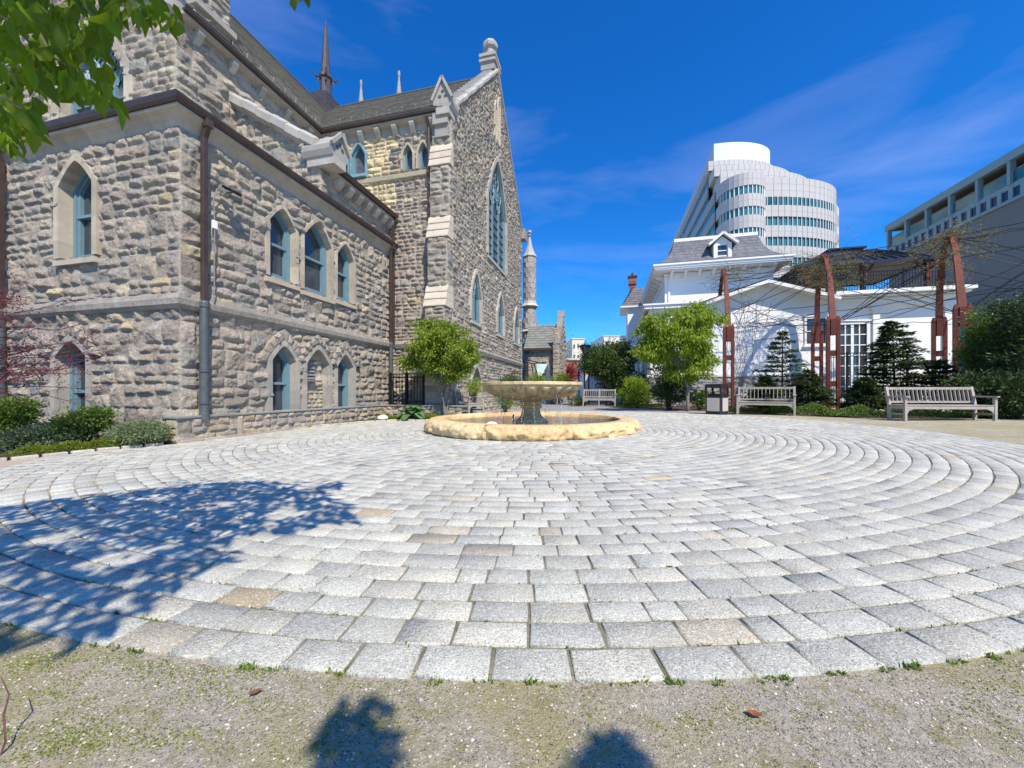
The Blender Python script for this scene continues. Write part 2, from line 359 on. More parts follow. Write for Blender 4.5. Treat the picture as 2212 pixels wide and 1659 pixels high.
def window(parent, F, x0, x1, z0, zs, za, kind='sash', depth=0.26, sw=0.13, sf=0.075, cols=SUR, sill=True, glass='glass'):
    j = max(2, int((zs-z0)/0.32))
    A = lambda w, t=0: arch(x0-w, x1+w, z0+t, zs, za+w*1.1, 6, j)
    mb = MB(); ring(mb, F, A(0), A(sw), sf, -depth, -0.05, cols)
    mb.build('window_surround', MT['dressed'], parent)
    mb = MB(); fw = 0.075 if kind != 'big' else 0.1
    def rg(w0, w1, df, db): ring(mb, F, A(-w1, w1), A(-w0, w0), df, db, db, [(1, 1, 1)])
    rg(-0.01, fw, -depth+0.09, -depth-0.06)
    mb.box(x0, x1, -depth-0.06, -depth+0.11, z0, z0+fw, F=F)
    xm = (x0+x1)/2; w = x1-x0
    if kind == 'sash':
        rg(fw-.005, fw+0.05, -depth+0.045, -depth-0.06)
        zm = z0+(za-z0)*0.47
        mb.box(x0+fw, x1-fw, -depth-0.05, -depth+0.065, zm, zm+0.06, F=F)
        mb.box(x0+fw, x1-fw, -depth-0.05, -depth+0.04, z0+fw, z0+fw+0.07, F=F)
    if kind in ('trace', 'big'):
        nm = 2 if kind == 'trace' else 3
        t = 0.035 if kind == 'trace' else 0.05
        xs = [x0+w*(k+1)/nm for k in range(nm-1)]
        for x in xs: mb.box(x-t, x+t, -depth-0.04, -depth+0.07, z0, zs+(0.1 if kind == 'trace' else 0.0)+0.12*w, F=F)
        wl = w/nm
        def P(x, z): return F(x, -depth+0.02, z)
        for k in range(nm):
            a, b = x0+k*wl, x0+(k+1)*wl
            pts = arch(a+t, b-t, zs-0.02, zs, zs+wl*0.95, 5, 1)
            mb.tube([P(*q) for q in pts], t*0.8, 4)
            mb.tube([P((a+b)/2+wl*.27*math.cos(u*math.pi/4), zs+wl*.1+wl*.27*math.sin(u*math.pi/4)) for u in range(5)], t*.45, 4)
        rows = [(xm, zs+(za-zs)*0.56, w*0.19)] if kind == 'trace' else [(xm, zs+(za-zs)*0.60, w*0.17), (xm-w*.2, zs+(za-zs)*0.38, w*0.11), (xm+w*.2, zs+(za-zs)*0.38, w*0.11), (xm, zs+(za-zs)*0.30, w*0.09)]
        for cx, cz, rr in rows:
            mb.tube([P(cx+rr*math.cos(u*math.pi/6), cz+rr*math.sin(u*math.pi/6)) for u in range(13)], t*0.75, 4)
            for u in range(4):
                a = u*math.pi/2+math.pi/4
                mb.tube([P(cx+rr*.5*math.cos(a)+rr*.38*math.cos(v*math.pi/3), cz+rr*.5*math.sin(a)+rr*.38*math.sin(v*math.pi/3)) for v in range(7)], t*0.4, 4)
        if kind == 'big':
            nb = 7
            for k in range(1, nb): mb.box(x0, x1, -depth-0.02, -depth+0.03, z0+(zs-z0)*k/nb-0.02, z0+(zs-z0)*k/nb+0.02, F=F)
    f = mb.build('window', MT['blue'], parent)
    gp = A(-0.02, 0.02); MB().add([F(x, -depth-0.02, z) for x, z in gp], [tuple(range(len(gp)))]).build('pane', MT[glass], f)
    if sill:
        mb = MB(); mb.add([F(x, d, z) for x in (x0-.1, x1+.1) for d, z in ((-depth, z0+.03), (0.10, z0-0.05), (0.10, z0-0.15), (-depth, z0-0.15))], [(0, 1, 2, 3), (4, 7, 6, 5), (0, 4, 5, 1), (1, 5, 6, 2), (2, 6, 7, 3)], cols[0])
        mb.build('sill', MT['dressed'], f)
    return f
def slate(mb, a, b, c, d, rows, cols, base=(0.30, 0.285, 0.245), lift=0.02, k=0.16):
    """a,b lower edge; d,c upper edge; overlapping slates, each its own shade"""
    a, b, c, d = map(Vector, (a, b, c, d)); n = (b-a).cross(d-a).normalized()*lift
    if n.z < 0: n = -n
    P = lambda u, v: (a*(1-u)+b*u)*(1-v)+(d*(1-u)+c*u)*v
    for r_ in range(rows):
        off = random.random()/cols
        us = [0]+[off+i/cols for i in range(cols) if off+i/cols > 0.01]+[1]
        for u0, u1 in zip(us, us[1:]):
            v0, v1 = r_/rows, (r_+1)/rows
            mb.add([P(u0, v0)+n*random.uniform(.8, 1.3), P(u1, v0)+n*random.uniform(.8, 1.3), P(u1, v1), P(u0, v1)], [(0, 1, 2, 3)], g(base, k))
        mb.add([P(0, r_/rows)-n, P(1, r_/rows)-n, P(1, r_/rows)+n, P(0, r_/rows)+n], [(0, 1, 2, 3)], g(base, k))
# ------------------------------------------------------------------ ground, paths, plaza
def sheet(name, pts, z, mat, label=None):
    m = MB().add([(x, y, gz(x)+z) for x, y in pts], [tuple(range(len(pts)))])
    o = m.build(name, MT[mat]); return tag(o, kind='structure', label=label)
gm = MB(); xs = [-900, -60, -20, 14, 60, 900]; ys = [-300, -12, 30, 120, 1200]
gm.add([(x, y, (0.012*(max(x, -20)-0.44) if x < 14 else 0.1627)) for y in ys for x in xs], [(j*6+i, j*6+i+1, j*6+i+7, j*6+i+6) for j in range(4) for i in range(5)])
tag(gm.build('ground', MT['gravel']), kind='structure')
K = Vector((-5.99, 6.95, -0.08)); TH = 14.1
U = Vector((math.sin(R(TH)), math.cos(R(TH)), 0)); Vv = Vector((math.cos(R(TH)), -math.sin(R(TH)), 0))
def cw(q, p, z=0): return K+Vv*q+U*p+Vector((0, 0, z))          # church frame to world
PC = (0.32, 8.8); PR = 7.68
CURB = [(-9.6, -0.2), (-6.9, 5.0), (-5.98, 6.72)]
sheet('pavement', [(-12, -1.0), (-5.0, -1.0), (-3.9, 4.0), (-5.2, 7.4), (-6.3, 7.0), (-7.1, 4.9), (-12, -4.2)], 0.004, 'tanpave')
sheet('path', [(-1.2, 12.4), (-1.2, 14.5), (.5, 19), (2.2, 27), (4.2, 45), (9, 45), (7, 24), (7.6, 17.2), (8.6, 14.0), (6, 12)], 0.004, 'asphalt')
# planting beds
sheet('flower_bed', [(-6.95, 5.0), (-6.04, 6.72), (-6.1, 6.95), (-14, 9.3), (-14, -2), (-9.7, -0.2)], 0.03, 'mulch')
BED2 = [tuple(cw(*v)[:2]) for v in ((.12, 3.0), (.55, 4.6), (1.2, 5.3), (2.75, 5.45), (3.15, 6.4), (3.2, 9.0), (2.2, 9.0), (2.2, 6.2), (.12, 6.2))]
sheet('flower_bed', BED2, 0.035, 'soil')
sheet('flower_bed', [(5.0, 20.9), (6.2, 17.6), (7.6, 14.9), (9.0, 13.3), (9.6, 11.2), (13.0, 10.2), (18, 9.6), (26, 9.2), (26, 20), (9.5, 24.0), (6.5, 26)], 0.008, 'mulch')
# circular sett plaza, laid as individual bevelled setts in rings
base = [(PC[0]+(PR-0.03)*math.cos(a*math.pi/60), PC[1]+(PR-0.03)*math.sin(a*math.pi/60)) for a in range(120)]
sheet('plaza_bed', base, 0.0035, 'joint')
V = []; F = []; C = []; pr = random.Random(5)
def inpoly(x, y, P):
    c = False
    for (x0, y0), (x1, y1) in zip(P, P[1:]+P[:1]):
        if (y0 > y) != (y1 > y) and x < (x1-x0)*(y-y0)/(y1-y0)+x0: c = not c
    return c
def blocked(x, y):
    r_ = Vector((x, y, 0))-Vector((K.x, K.y, 0)); q = r_.dot(Vv); p = r_.dot(U)
    if q < 0.13 and p > -0.16: return True
    if inpoly(x, y, BED2) or (q < 2.3 and p > 6.1): return True
    # beyond the kerb of the left bed
    (x0, y0), (x1, y1) = CURB[1], CURB[2]
    if (x1-x0)*(y-y0)-(y1-y0)*(x-x0) > -0.03 and x < -5.8: return True
    return (x-0.44)**2+(y-8.84)**2 < 2.15**2
rr = PR; GT = 0.012
while rr > 2.0:
    d = 0.142*pr.uniform(0.92, 1.08)
    a = pr.random(); end = a+2*math.pi
    while a < end-0.003:
        ln = pr.uniform(0.19, 0.285)*(1.0 if pr.random() < 0.93 else 0.6); da = ln/rr
        if end-a-da < 0.12/rr: da = end-a
        jt = 0.009/rr*pr.uniform(0.3, 1.6)/2; jr = 0.009*pr.uniform(0.3, 1.6)/2
        am = a+da/2; rm = rr-d/2
        if not blocked(PC[0]+rm*math.cos(am), PC[1]+rm*math.sin(am)):
            n = len(V); bt = 0.010; zt = GT+pr.uniform(-0.0015, 0.0015); tx = pr.uniform(-.006, .006); ty = pr.uniform(-.008, .008)
            cs = [(rr-jr, a+jt), (rr-jr, a+da-jt), (rr-d+jr, a+da-jt), (rr-d+jr, a+jt)]
            for lev in range(3):
                for k, (r0, a0) in enumerate(cs):
                    ins = (0, 0.0015, 0.006)[lev]
                    wob = pr.uniform(-.003, .003)
                    r1 = r0+(-ins if k < 2 else ins)+wob; a1 = a0+(ins/rr if k in (0, 3) else -ins/rr)+wob/rr
                    x = PC[0]+r1*math.cos(a1); y = PC[1]+r1*math.sin(a1)
                    z = gz(x)+(0.0, zt-0.003, zt)[lev]+((r1-rm)*ty+(a1-am)*rr*tx if lev else 0)
                    V.append((x, y, z))
            F.append((n+8, n+9, n+10, n+11))
            for lv in (0, 4):
                for k in range(4): F.append((n+lv+k, n+lv+(k+1) % 4, n+lv+4+(k+1) % 4, n+lv+4+k))
            t = pr.random()
            c = (0.50, 0.51, 0.485) if t < .5 else (0.45, 0.46, 0.45) if t < .72 else (0.535, 0.53, 0.49) if t < .965 else (0.47, 0.435, 0.37) if t < .996 else (0.47, 0.39, 0.27)
            k = pr.uniform(0.88, 1.12); C += [tuple(v*k for v in c)]*9
        a += da
    rr -= d
tag(npmesh('plaza_paving', V, F, MT['granite'], None, C), kind='structure')

# ------------------------------------------------------------------ church
church = empty('church', K, -R(TH), 'large rough-faced grey granite gothic church with slate roofs and blue windows', 'church')
A_ = dict(o=(-7.2, 0), ax=(1, 0), out=(0, -1)); B_ = dict(o=(0, 0), ax=(0, 1), out=(1, 0))
FA, FB = plane((0, 0), (1, 0), (0, -1)), plane((0, 0), (0, 1), (1, 0))
FC, FD = plane((0, 7), (1, 0), (0, -1)), plane((2.28, 7), (0, 1), (1, 0))
FN = plane((0, 2), (1, 0), (0, -1))
wa = [(-3.1, -2.15, 3.57, 5.0, 5.45), (-3.2, -2.32, 0.0, 1.62, 1.92)]
wb = [(1.84, 2.58, 3.57, 4.85, 5.25), (2.86, 3.84, 3.52, 4.9, 5.42), (4.08, 4.80, 3.57, 4.85, 5.25)]
wl = [(1.90, 2.58, 0.28, 1.66, 2.02), (2.92, 3.72, 0.28, 1.66, 2.05), (4.08, 4.76, 0.28, 1.66, 2.02)]
stone_wall('annex_wall', church, W=7.2, z0=-0.15, z1=5.75, res=0.021, openings=[(a+7.2, b+7.2, c, d, e) for a, b, c, d, e in wa], seed=11, amp=0.048, bh=(.32, .5), bl=(.24, .6), **A_)
stone_wall('annex_wall', church, W=7.0, z0=-0.15, z1=5.75, res=0.021, openings=wb+wl, seed=12, amp=0.048, bh=(.32, .5), bl=(.24, .6), **B_)
for k, w_ in enumerate(wa): window(church, FA, *w_, cols=SUR if k == 0 else SURG, depth=0.24, sill=k == 0)
for w_ in wb: window(church, FB, *w_, depth=0.2, sw=0.09, sf=0.065)
for k in (0, 2): window(church, FB, *wl[k], cols=SURG, depth=0.2, sw=0.12, sill=False)
# blind arch with louvre
mb = MB(); x0, x1, z0_, zs_, za_ = wl[1]
ring(mb, FB, arch(x0, x1, z0_, zs_, za_, 6, 5), arch(x0-.12, x1+.12, z0_, zs_, za_+.13, 6, 5), 0.09, -0.16, -0.05, SURG)
mb.build('blind_arch', MT['dressed'], church)
stone_wall('blind_panel', church, (0, 2.9), (0, 1), (1, 0), 0.84, 0.2, 2.05, res=0.02, seed=5, amp=0.03, pal=[(0.48, 0.42, 0.33), (0.42, 0.38, 0.32), (0.50, 0.42, 0.28)], d0=-0.16, bh=(0.2, 0.3), bl=(0.12, 0.26), openings=[])
lv = MB(); lv.box(3.02, 3.38, -0.14, -0.09, 1.22, 1.66, F=FB)
for k in range(4): lv.add([FB(x, d, z) for x in (3.05, 3.35) for d, z in ((-0.09, 1.34+k*.09), (-0.045, 1.27+k*.09), (-.045, 1.255+k*.09), (-0.09, 1.31+k*.09))], [(0, 1, 5, 4), (1, 2, 6, 5), (2, 3, 7, 6), (0, 3, 2, 1), (4, 5, 6, 7)])
lv.box(3.0, 3.40, -0.10, -0.03, 1.66, 1.70, F=FB); lv.box(3.0, 3.40, -0.10, -0.03, 1.20, 1.24, F=FB)
lv.build('louvre', MT['fixture'], church)
# voussoir hoods over the lower windows
for fr, ws in ((FA, wa[1:]), (FB, wl)):
    for (a, b, c, d, e) in ws:
        mb = MB()
        i = arch(a-.13, b+.13, d, d, e+.14, 5, 1); o_ = arch(a-.36, b+.36, d, d, e+.40, 5, 1)
        for k in range(1, len(i)-1):
            vs = [(i[k], .04), (i[k+1], .04), (o_[k+1], .04), (o_[k], .04)]
            cx = sum(v[0][0] for v in vs)/4; cz = sum(v[0][1] for v in vs)/4; cc = g(random.choice(PAL), .15); pk = random.uniform(.08, .14)
            P = [fr(x, 0.0, z) for (x, z), _ in vs]+[fr(cx+(x-cx)*.93, .07, cz+(z-cz)*.93) for (x, z), _ in vs]+[fr(cx+(x-cx)*.4+random.uniform(-.03, .03), pk, cz+(z-cz)*.4) for (x, z), _ in vs]
            mb.add(P, [(0, 1, 5, 4), (1, 2, 6, 5), (2, 3, 7, 6), (3, 0, 4, 7), (4, 5, 9, 8), (5, 6, 10, 9), (6, 7, 11, 10), (7, 4, 8, 11), (8, 9, 10, 11)], cc)
        mb.build('voussoirs', MT['rock'], church)
# string course, cornice, gutter (wrapped round the corner)
def wrap(mb, prof, qa=-7.2, pb=7.0, col=(1, 1, 1), seg=1.1):
    """profile [(out,z)] swept along wall A then wall B with a mitred corner"""
    n = len(prof); st = []
    q = qa
    while q < -0.3: st.append((q, None)); q += seg*random.uniform(.8, 1.1)
    st.append((0, 0)); p = seg
    while p < pb-0.3: st.append((None, p)); p += seg*random.uniform(.8, 1.1)
    st.append((None, pb)); R_ = []
    for a, b in st:
        row = []
        for d, z in prof: row.append((a, -d, z) if b is None else ((d, b, z) if a is None else (d, -d, z)))
        R_.append(row)
    for r0, r1 in zip(R_, R_[1:]):
        c = g(col, .12) if seg < 3 else col
        mb.add(r0+r1, [(i, i+1, n+i+1, n+i) for i in range(n-1)]+[tuple(range(n)), tuple(range(n, 2*n))[::-1]], c)
mb = MB(); wrap(mb, [(-.02, 2.42), (0.06, 2.43), (0.115, 2.50), (0.12, 2.60), (0.07, 2.70), (-.02, 2.76)], col=(1, 1, 1), seg=1.0)
mb.build('string_course', MT['course'], church)
mb = MB(); wrap(mb, [(-.02, 5.70), (0.02, 5.74), (0.05, 5.82), (0.11, 5.90), (0.19, 5.95), (0.19, 6.0), (-.1, 6.0)], col=(0.40, 0.35, 0.28), seg=0.85)
mb.build('cornice', MT['dressed'], church)
mb = MB(); wrap(mb, [(0.12, 6.005), (0.22, 6.005), (0.25, 6.05), (0.27, 6.12), (0.27, 6.15), (0.24, 6.15), (0.22, 6.07), (0.10, 6.06)], col=(1, 1, 1), seg=50, pb=7.25, qa=-7.4)
mb.build('gutter', MT['copper'], church)
mb = MB(); slate(mb, (-7.2, -.2, 6.1), (-0.0, -.2, 6.1), (-3.0, 2.0, 6.75), (-7.2, 2.0, 6.75), 10, 20); slate(mb, (.2, -.2, 6.1), (.2, 7, 6.1), (-.1, 7, 6.16), (-.1, 3.6, 6.16), 2, 20)
slate(mb, (.2, -.2, 6.1), (.2, 3.6, 6.1), (-3.0, 3.6, 6.75), (-3.0, 2.0, 6.75), 8, 12)
mb.build('annex_roof', MT['slate'], church)
def downspout(q, p, z0, z1, zb=2.62, sq=0.055, lower=True, oy=(1, 0)):
    mb = MB(); ex = Vector((oy[0], oy[1], 0))
    b = Vector((q, p, 0))
    mb.bar(b+Vector((0, 0, zb)), b+Vector((0, 0, z1-0.28)), sq*1.7, sq*1.5, (1, 0, 0))
    mb.bar(b+Vector((0, 0, z1-0.29)), b+ex*0.09+Vector((0, 0, z1-0.07)), sq*1.7, sq*1.5, (1, 0, 0)); mb.bar(b+ex*.09+Vector((0, 0, z1-.12)), b+ex*.09+Vector((0, 0, z1+.03)), sq*2.4, sq*2.2, (1, 0, 0))
    o = mb.build('downspout', MT['copper'], church, bevel=0.008)
    if lower:
        m2 = MB(); m2.lathe([(0.06, z0), (0.085, z0), (0.085, z0+.12), (0.075, z0+.13), (0.075, zb-.12), (0.092, zb-.1), (0.092, zb-.02), (0.08, zb), (0.06, zb+.02)], 14, (b.x, b.y, 0), cap=True)
        m2.lathe([(0.09, 1.3), (0.09, 1.34)], 14, (b.x, b.y, 0)); m2.lathe([(0.09, z0+.3), (0.09, z0+.34)], 14, (b.x, b.y, 0)); m2.build('boot_pipe', MT['boot'], o, smooth=False)
downspout(0.12, 0.33, 0.40, 6.0)
downspout(-4.74, -0.12, 0.0, 6.0, oy=(0, -1))
downspout(0.13, 6.72, 0.40, 6.0, sq=.05); downspout(0.13, 6.88, 0.40, 7.0, sq=.05, lower=False)
# nave front wall with great arched window, nave side, aisle
wn = (-7.2, -4.72, 6.7, 9.3, 10.75)
stone_wall('nave_wall', church, (-11, 2), (1, 0), (0, -1), 8.0, 6.0, 16.5, res=0.035, openings=[(wn[0]+11, wn[1]+11)+wn[2:]], seed=21, amp=0.055, bh=(.36, .56), bl=(.3, .75), top=lambda x: 10.45+0.62*(8.0-x), pal=PAL+TANS[1:]+[(0.44, 0.40, 0.34)])
window(church, FN, *wn, kind='big', depth=0.3, sw=0.3, sf=0.05, glass='leaded')
stone_wall('nave_wall', church, (-3, 2), (0, 1), (1, 0), 5.0, 6.0, 10.5, res=0.03, seed=22, amp=0.055, bh=(.36, .56), bl=(.3, .75), pal=PAL)
stone_wall('aisle_wall', church, (-3, 3.6), (1, 0), (0, -1), 2.9, 6.0, 9.4, res=0.03, seed=23, amp=0.055, bh=(.36, .5), bl=(.3, .7), top=lambda x: 9.25-0.62*x, pal=PAL+[(0.43, 0.39, 0.32)])
stone_wall('aisle_wall', church, (-.1, 3.6), (0, 1), (1, 0), 3.4, 6.0, 7.0, res=0.03, seed=24, amp=0.04)
mb = MB()
def coping(mb, a, b, w_, t, out=(0, -1, 0), n=6, col=(0.37, 0.35, 0.315), back=0.3):
    a = Vector(a); b = Vector(b); o_ = Vector(out)
    for k in range(n):
        p, q = a.lerp(b, k/n), a.lerp(b, (k+1)/n-.004)
        lift = Vector((0, 0, .025)) if k % 2 else Vector((0, 0, 0))
        vs = []
        for s_ in (p, q): vs += [s_+o_*w_-Vector((0, 0, t*.25))+lift, s_+o_*w_+Vector((0, 0, t*.55))+lift, s_+o_*(w_*.3)+Vector((0, 0, t))+lift, s_-o_*back+Vector((0, 0, t))+lift, s_-o_*back-Vector((0, 0, .1)), s_+o_*.02-Vector((0, 0, t*.7))]
        mb.add(vs, [tuple(range(6)), tuple(range(6, 12))[::-1]]+[(i, (i+1) % 6, 6+(i+1) % 6, 6+i) for i in range(6)], g(col, .1))
coping(mb, (-3, 3.6, 9.3), (-.12, 3.6, 7.52), .22, .26, n=6, col=(.36, .34, .31))
coping(mb, (-.12, 3.6, 7.5), (.42, 3.6, 7.42), .16, .12, n=1)
mb.build('coping', MT['dressed'], church); mb = MB()
coping(mb, (-11, 2, 15.45), (-2.85, 2, 10.4), .2, .2, n=12)
mb.build('coping', MT['dressed'], church)
def gablet(name, c, ux, uy, w_, d, h, col=(0.36, 0.34, 0.305)):
    """small gabled kneeler block: c front base centre, ux along front, uy backwards"""
    c = Vector(c); ux = Vector(ux); uy = Vector(uy); m = MB(); Z = Vector((0, 0, 1))
    pent = [c-ux*w_*.6, c+ux*w_*.6, c+ux*w_*.62+Z*.12, c+Z*h, c-ux*w_*.62+Z*.12]
    m.prism(pent, uy*d, col)
    m.prism([c-ux*w_*.5-Z*.14, c+ux*w_*.5-Z*.14, c+ux*w_*.6, c-ux*w_*.6], uy*d, g(col)); m.prism([c-ux*w_*.42-Z*.36, c+ux*w_*.42-Z*.36, c+ux*w_*.44-Z*.14, c-ux*w_*.44-Z*.14], uy*(d-.1), g(col, .2))
    for s_ in (-1, 1): m.bar(c+ux*w_*.66*s_+Z*.1-uy*.04, c+Z*(h+.03)-uy*.04, .08, .09, col=g(col)); m.bar(c+ux*w_*.66*s_+Z*.1-uy*(-d), c+Z*(h+.03)+uy*d, .08, .09, col=g(col))
    o = m.build(name, MT['dressed'], church)
    m = MB()
    for a_, rz in ((0, .46), (-.13, .26), (.13, .26)):
        q = c+ux*w_*a_*1.4+Z*h*rz-uy*.004; m.add([q+(ux*math.cos(t*math.pi/4)+Z*math.sin(t*math.pi/4))*w_*.115 for t in range(8)], [tuple(range(8))])
    m.build('trefoil', MT['boot'], o)
gablet('kneeler', (.18, 3.25, 7.55), (0, 1, 0), (-1, 0, 0), .72, .85, .68) if False else gablet('kneeler', (.42, 3.72, 7.38), (0, 1, 0), (-1, 0, 0), .56, .95, .52)
# stone turret rising through the eave
stone_wall('roof_pier', church, (-2.85, 2.35), (0, 1), (1, 0), .95, 10.3, 15, res=0.03, seed=31, amp=.06)
stone_wall('roof_pier', church, (-4.6, 2.35), (1, 0), (0, -1), 1.75, 10.3, 15, res=0.04, seed=32, amp=.06)
mb = MB(); mb.box(-4.6, -2.86, 2.36, 3.3, 10.3, 15, (0.3, 0.28, 0.26))
for z in (10.9, 12.35): mb.box(-4.68, -2.72, 2.28, 3.40, z, z+.16, (.33, .31, .28))
mb.build('roof_pier_core', MT['dressed'], church)
# roofs
mb = MB(); slate(mb, (-2.66, 2.2, 10.5), (-2.66, 6.66, 10.5), (-7.3, 12.4, 16.1), (-7.3, 2.2, 16.1), 34, 34)
slate(mb, (-11.9, 2.2, 10.5), (-11.9, 14, 10.5), (-7.3, 14, 16.1), (-7.3, 2.2, 16.1), 10, 20); mb.build('nave_roof', MT['slate'], church)
mb = MB(); slate(mb, (-2.66, 6.66, 10.5), (2.1, 6.66, 10.5), (2.1, 12.4, 16.1), (-7.3, 12.4, 16.1), 34, 36)
slate(mb, (-7, 18.1, 10.5), (2.1, 18.1, 10.5), (2.1, 12.4, 16.1), (-7, 12.4, 16.1), 10, 16)
mb.bar((-7.3, 12.4, 16.13), (2.1, 12.4, 16.13), .1, .07, col=(.1, .1, .1)); mb.bar((-7.3, 2.2, 16.13), (-7.3, 12.4, 16.13), .1, .07, col=(.1, .1, .1)); mb.build('transept_roof', MT['slate'], church)
mb = MB(); slate(mb, (.2, 3.6, 7.1), (.2, 7.0, 7.1), (-3, 7.0, 9.05), (-3, 3.6, 9.05), 14, 14); mb.build('aisle_roof', MT['slate'], church)
# eaves with stone corbels: nave, transept, aisle
def eave(a, b, out, z, ncorb, skip=0, proj=0.3, cw_=.16, rnd=False, ch=.3):
    a = Vector(a); b = Vector(b); o_ = Vector(out); d = (b-a).normalized(); Z = Vector((0, 0, 1)); m = MB()
    def sweep(prof, col, mat, nm, n=8):
        mm = MB()
        for k in range(n):
            s0, s1 = a.lerp(b, k/n), a.lerp(b, (k+1)/n)
            vs = [s0+o_*x+Z*(z+y) for x, y in prof]+[s1+o_*x+Z*(z+y) for x, y in prof]; c = len(prof)
            mm.add(vs, [(i, (i+1) % c, c+(i+1) % c, c+i) for i in range(c)]+[tuple(range(c)), tuple(range(c, 2*c))[::-1]], g(col, .1) if n > 1 else col)
        return mm.build(nm, MT[mat], church)
    sweep([(-.02, -.5), (.03, -.46), (.03, -.16), (proj*.8, -.1), (proj*.8, -.03), (-.02, -.03)], (0.38, 0.345, 0.29), 'dressed', 'cornice')
    sweep([(proj*.7, -.02), (proj+.02, -.02), (proj+.06, .1), (proj+.02, .1), (proj, .04), (proj*.7, .04)], (1, 1, 1), 'copper', 'gutter', 1)
    L_ = (b-a).length
    for k in range(ncorb):
        s_ = a+d*(L_*(k+.5)/ncorb); mm = MB(); h = ch
        prof = [(0, -.12), (proj*.75, -.12), (proj*.75, -.2), (proj*.6, -.2-h*.3), (proj*.25, -.2-h*.75), (0, -.2-h)]
        if rnd: prof = [(0, -.1), (proj*.85, -.1)]+[(proj*.85*math.cos(t*math.pi/10), -.1-h*.95*math.sin(t*math.pi/10)) for t in range(1, 6)]
        mm.prism([s_-d*cw_/2+o_*(x+.01)+Z*(z+y) for x, y in prof], d*cw_, g((0.42, .385, .33), .1)); mm.build('corbel', MT['dressed'], church)
eave((-3, 2.0, 0), (-3, 6.75, 0), (1, 0, 0), 10.45, 5, ch=.26)
eave((-2.9, 7, 0), (1.9, 7, 0), (0, -1, 0), 10.45, 7, ch=.3, cw_=.18)
eave((-.1, 3.9, 0), (-.1, 7.05, 0), (1, 0, 0), 7.05, 7, rnd=True, cw_=.2, ch=.28, proj=.34)
# snow guard rails on the roofs
mb = MB()
for k in range(9):
    p = Vector((-2.3+k*.52, 6.95+.22, 10.95)) ; mb.tube([p, p+Vector((0, -.02, .22))], .018, 5)
for h in (.08, .17): mb.tube([(-2.4, 7.14, 10.92+h), (1.9, 7.14, 10.92+h)], .012, 4)
mb.build('snow_guard', MT['fixture'], church)
for k in range(10):
    p = Vector((-3.02, 2.6+k*.46, 10.93)); MB().tube([p, p+Vector((.02, 0, .16))], .018, 5).build('snow_guard', MT['fixture'], church)
# transept wall facing the court
lc = [(.46, .84, 8.72, 9.3, 9.62), (1.05, 1.42, 8.72, 9.3, 9.62)]; lt = [(-2.32, -1.78, 8.8, 9.55, 9.95), (-1.62, -1.06, 8.8, 9.55, 9.95)]
stone_wall('transept_wall', church, (-3, 7), (1, 0), (0, -1), 5.28, -.1, 10.1, res=0.026, openings=[(a+3, b+3, c, d, e) for a, b, c, d, e in lc+lt], seed=41, amp=.06, bh=(.22, .36), bl=(.18, .5),
           pal=[(0.37, 0.325, 0.285), (0.34, 0.30, 0.27), (0.31, 0.285, 0.265), (0.40, 0.35, 0.30), (0.36, 0.30, 0.27)], colfn=lambda x, z: CREAM if (x < 3.0 and z > 6) else None)
for w_ in lc: window(church, FC, *w_, kind='lancet', depth=.16, sw=.08, cols=SUR, sill=False, glass='leaded')
for w_ in lt: window(church, FC, *w_, kind='lancet', depth=.12, sw=.1, cols=[(0.17, .31, .36)], sill=False, glass='leaded')
mb = MB(); mb.prism([(-3, 7.02, 8.45), (-3, 6.9, 8.47), (-3, 6.86, 8.6), (-3, 7.02, 8.7)], (5.28, 0, 0), (0.55, .48, .34)); mb.box(-2.4, -.95, 6.8, 6.98, 8.68, 8.78, (.17, .31, .36)); mb.build('string_course', MT['dressed'], church)
mb = MB(); mb.prism([(0.2, 7.02, 2.42), (0.2, 6.9, 2.46), (0.2, 6.86, 2.6), (0.2, 7.02, 2.76)], (1.4, 0, 0)); mb.prism([(2.26, 6.9, 2.42), (2.38, 6.9, 2.46), (2.42, 6.9, 2.6), (2.26, 6.9, 2.76)], (0, 11, 0)); mb.build('string_course', MT['course'], church)
# stepped corner buttress with pale weatherings
bt = MB()
for za, zb, d in ((-.1, 3.75, .62), (4.45, 6.1, .42), (6.85, 8.6, .24), (9.35, 10.3, .1)):
    stone_wall('buttress', church, (1.60, 7-d), (1, 0), (0, -1), .70, za, zb, res=.026, seed=int(za*7)+60, amp=.035, bl=(.25, .7), pal=PAL)
    stone_wall('buttress', church, (1.60, 7), (0, -1), (-1, 0), d+.01, za, zb, res=.03, seed=int(za*7)+70, amp=.03, bl=(.25, .7))
    stone_wall('buttress', church, (2.30, 7-d), (0, 1), (1, 0), d+.01, za, zb, res=.03, seed=int(za*7)+80, amp=.03, bl=(.25, .7))
for z0_, z1_, d0_, d1_ in ((3.75, 4.5, .66, .42), (6.1, 6.88, .46, .24), (8.6, 9.4, .28, .1)):
    bt = MB()
    for k in range(3):
        za, zb = z0_+(z1_-z0_)*k/3, z0_+(z1_-z0_)*(k+1)/3-.01; da = d0_+(d1_-d0_)*k/3; db = d0_+(d1_-d0_)*(k+1)/3
        bt.prism([(1.55, 7, za), (1.55, 7-da-.015, za), (1.55, 7-da-.015, za+.03), (1.55, 7-db, zb), (1.55, 7, zb)], (.8, 0, 0), g((0.55, .48, .38), .06))
    bt.build('weathering', MT['dressed'], church)
mb = MB(); mb.tube([(1.5, 6.7, 10.3), (1.5, 6.86, 10.0), (1.5, 6.88, 8.75), (1.5, 6.8, 8.6), (1.5, 6.8, 8.45), (1.5, 6.9, 8.3), (1.5, 6.9, 0)], .055, 8); mb.build('downspout', MT['copper'], church)
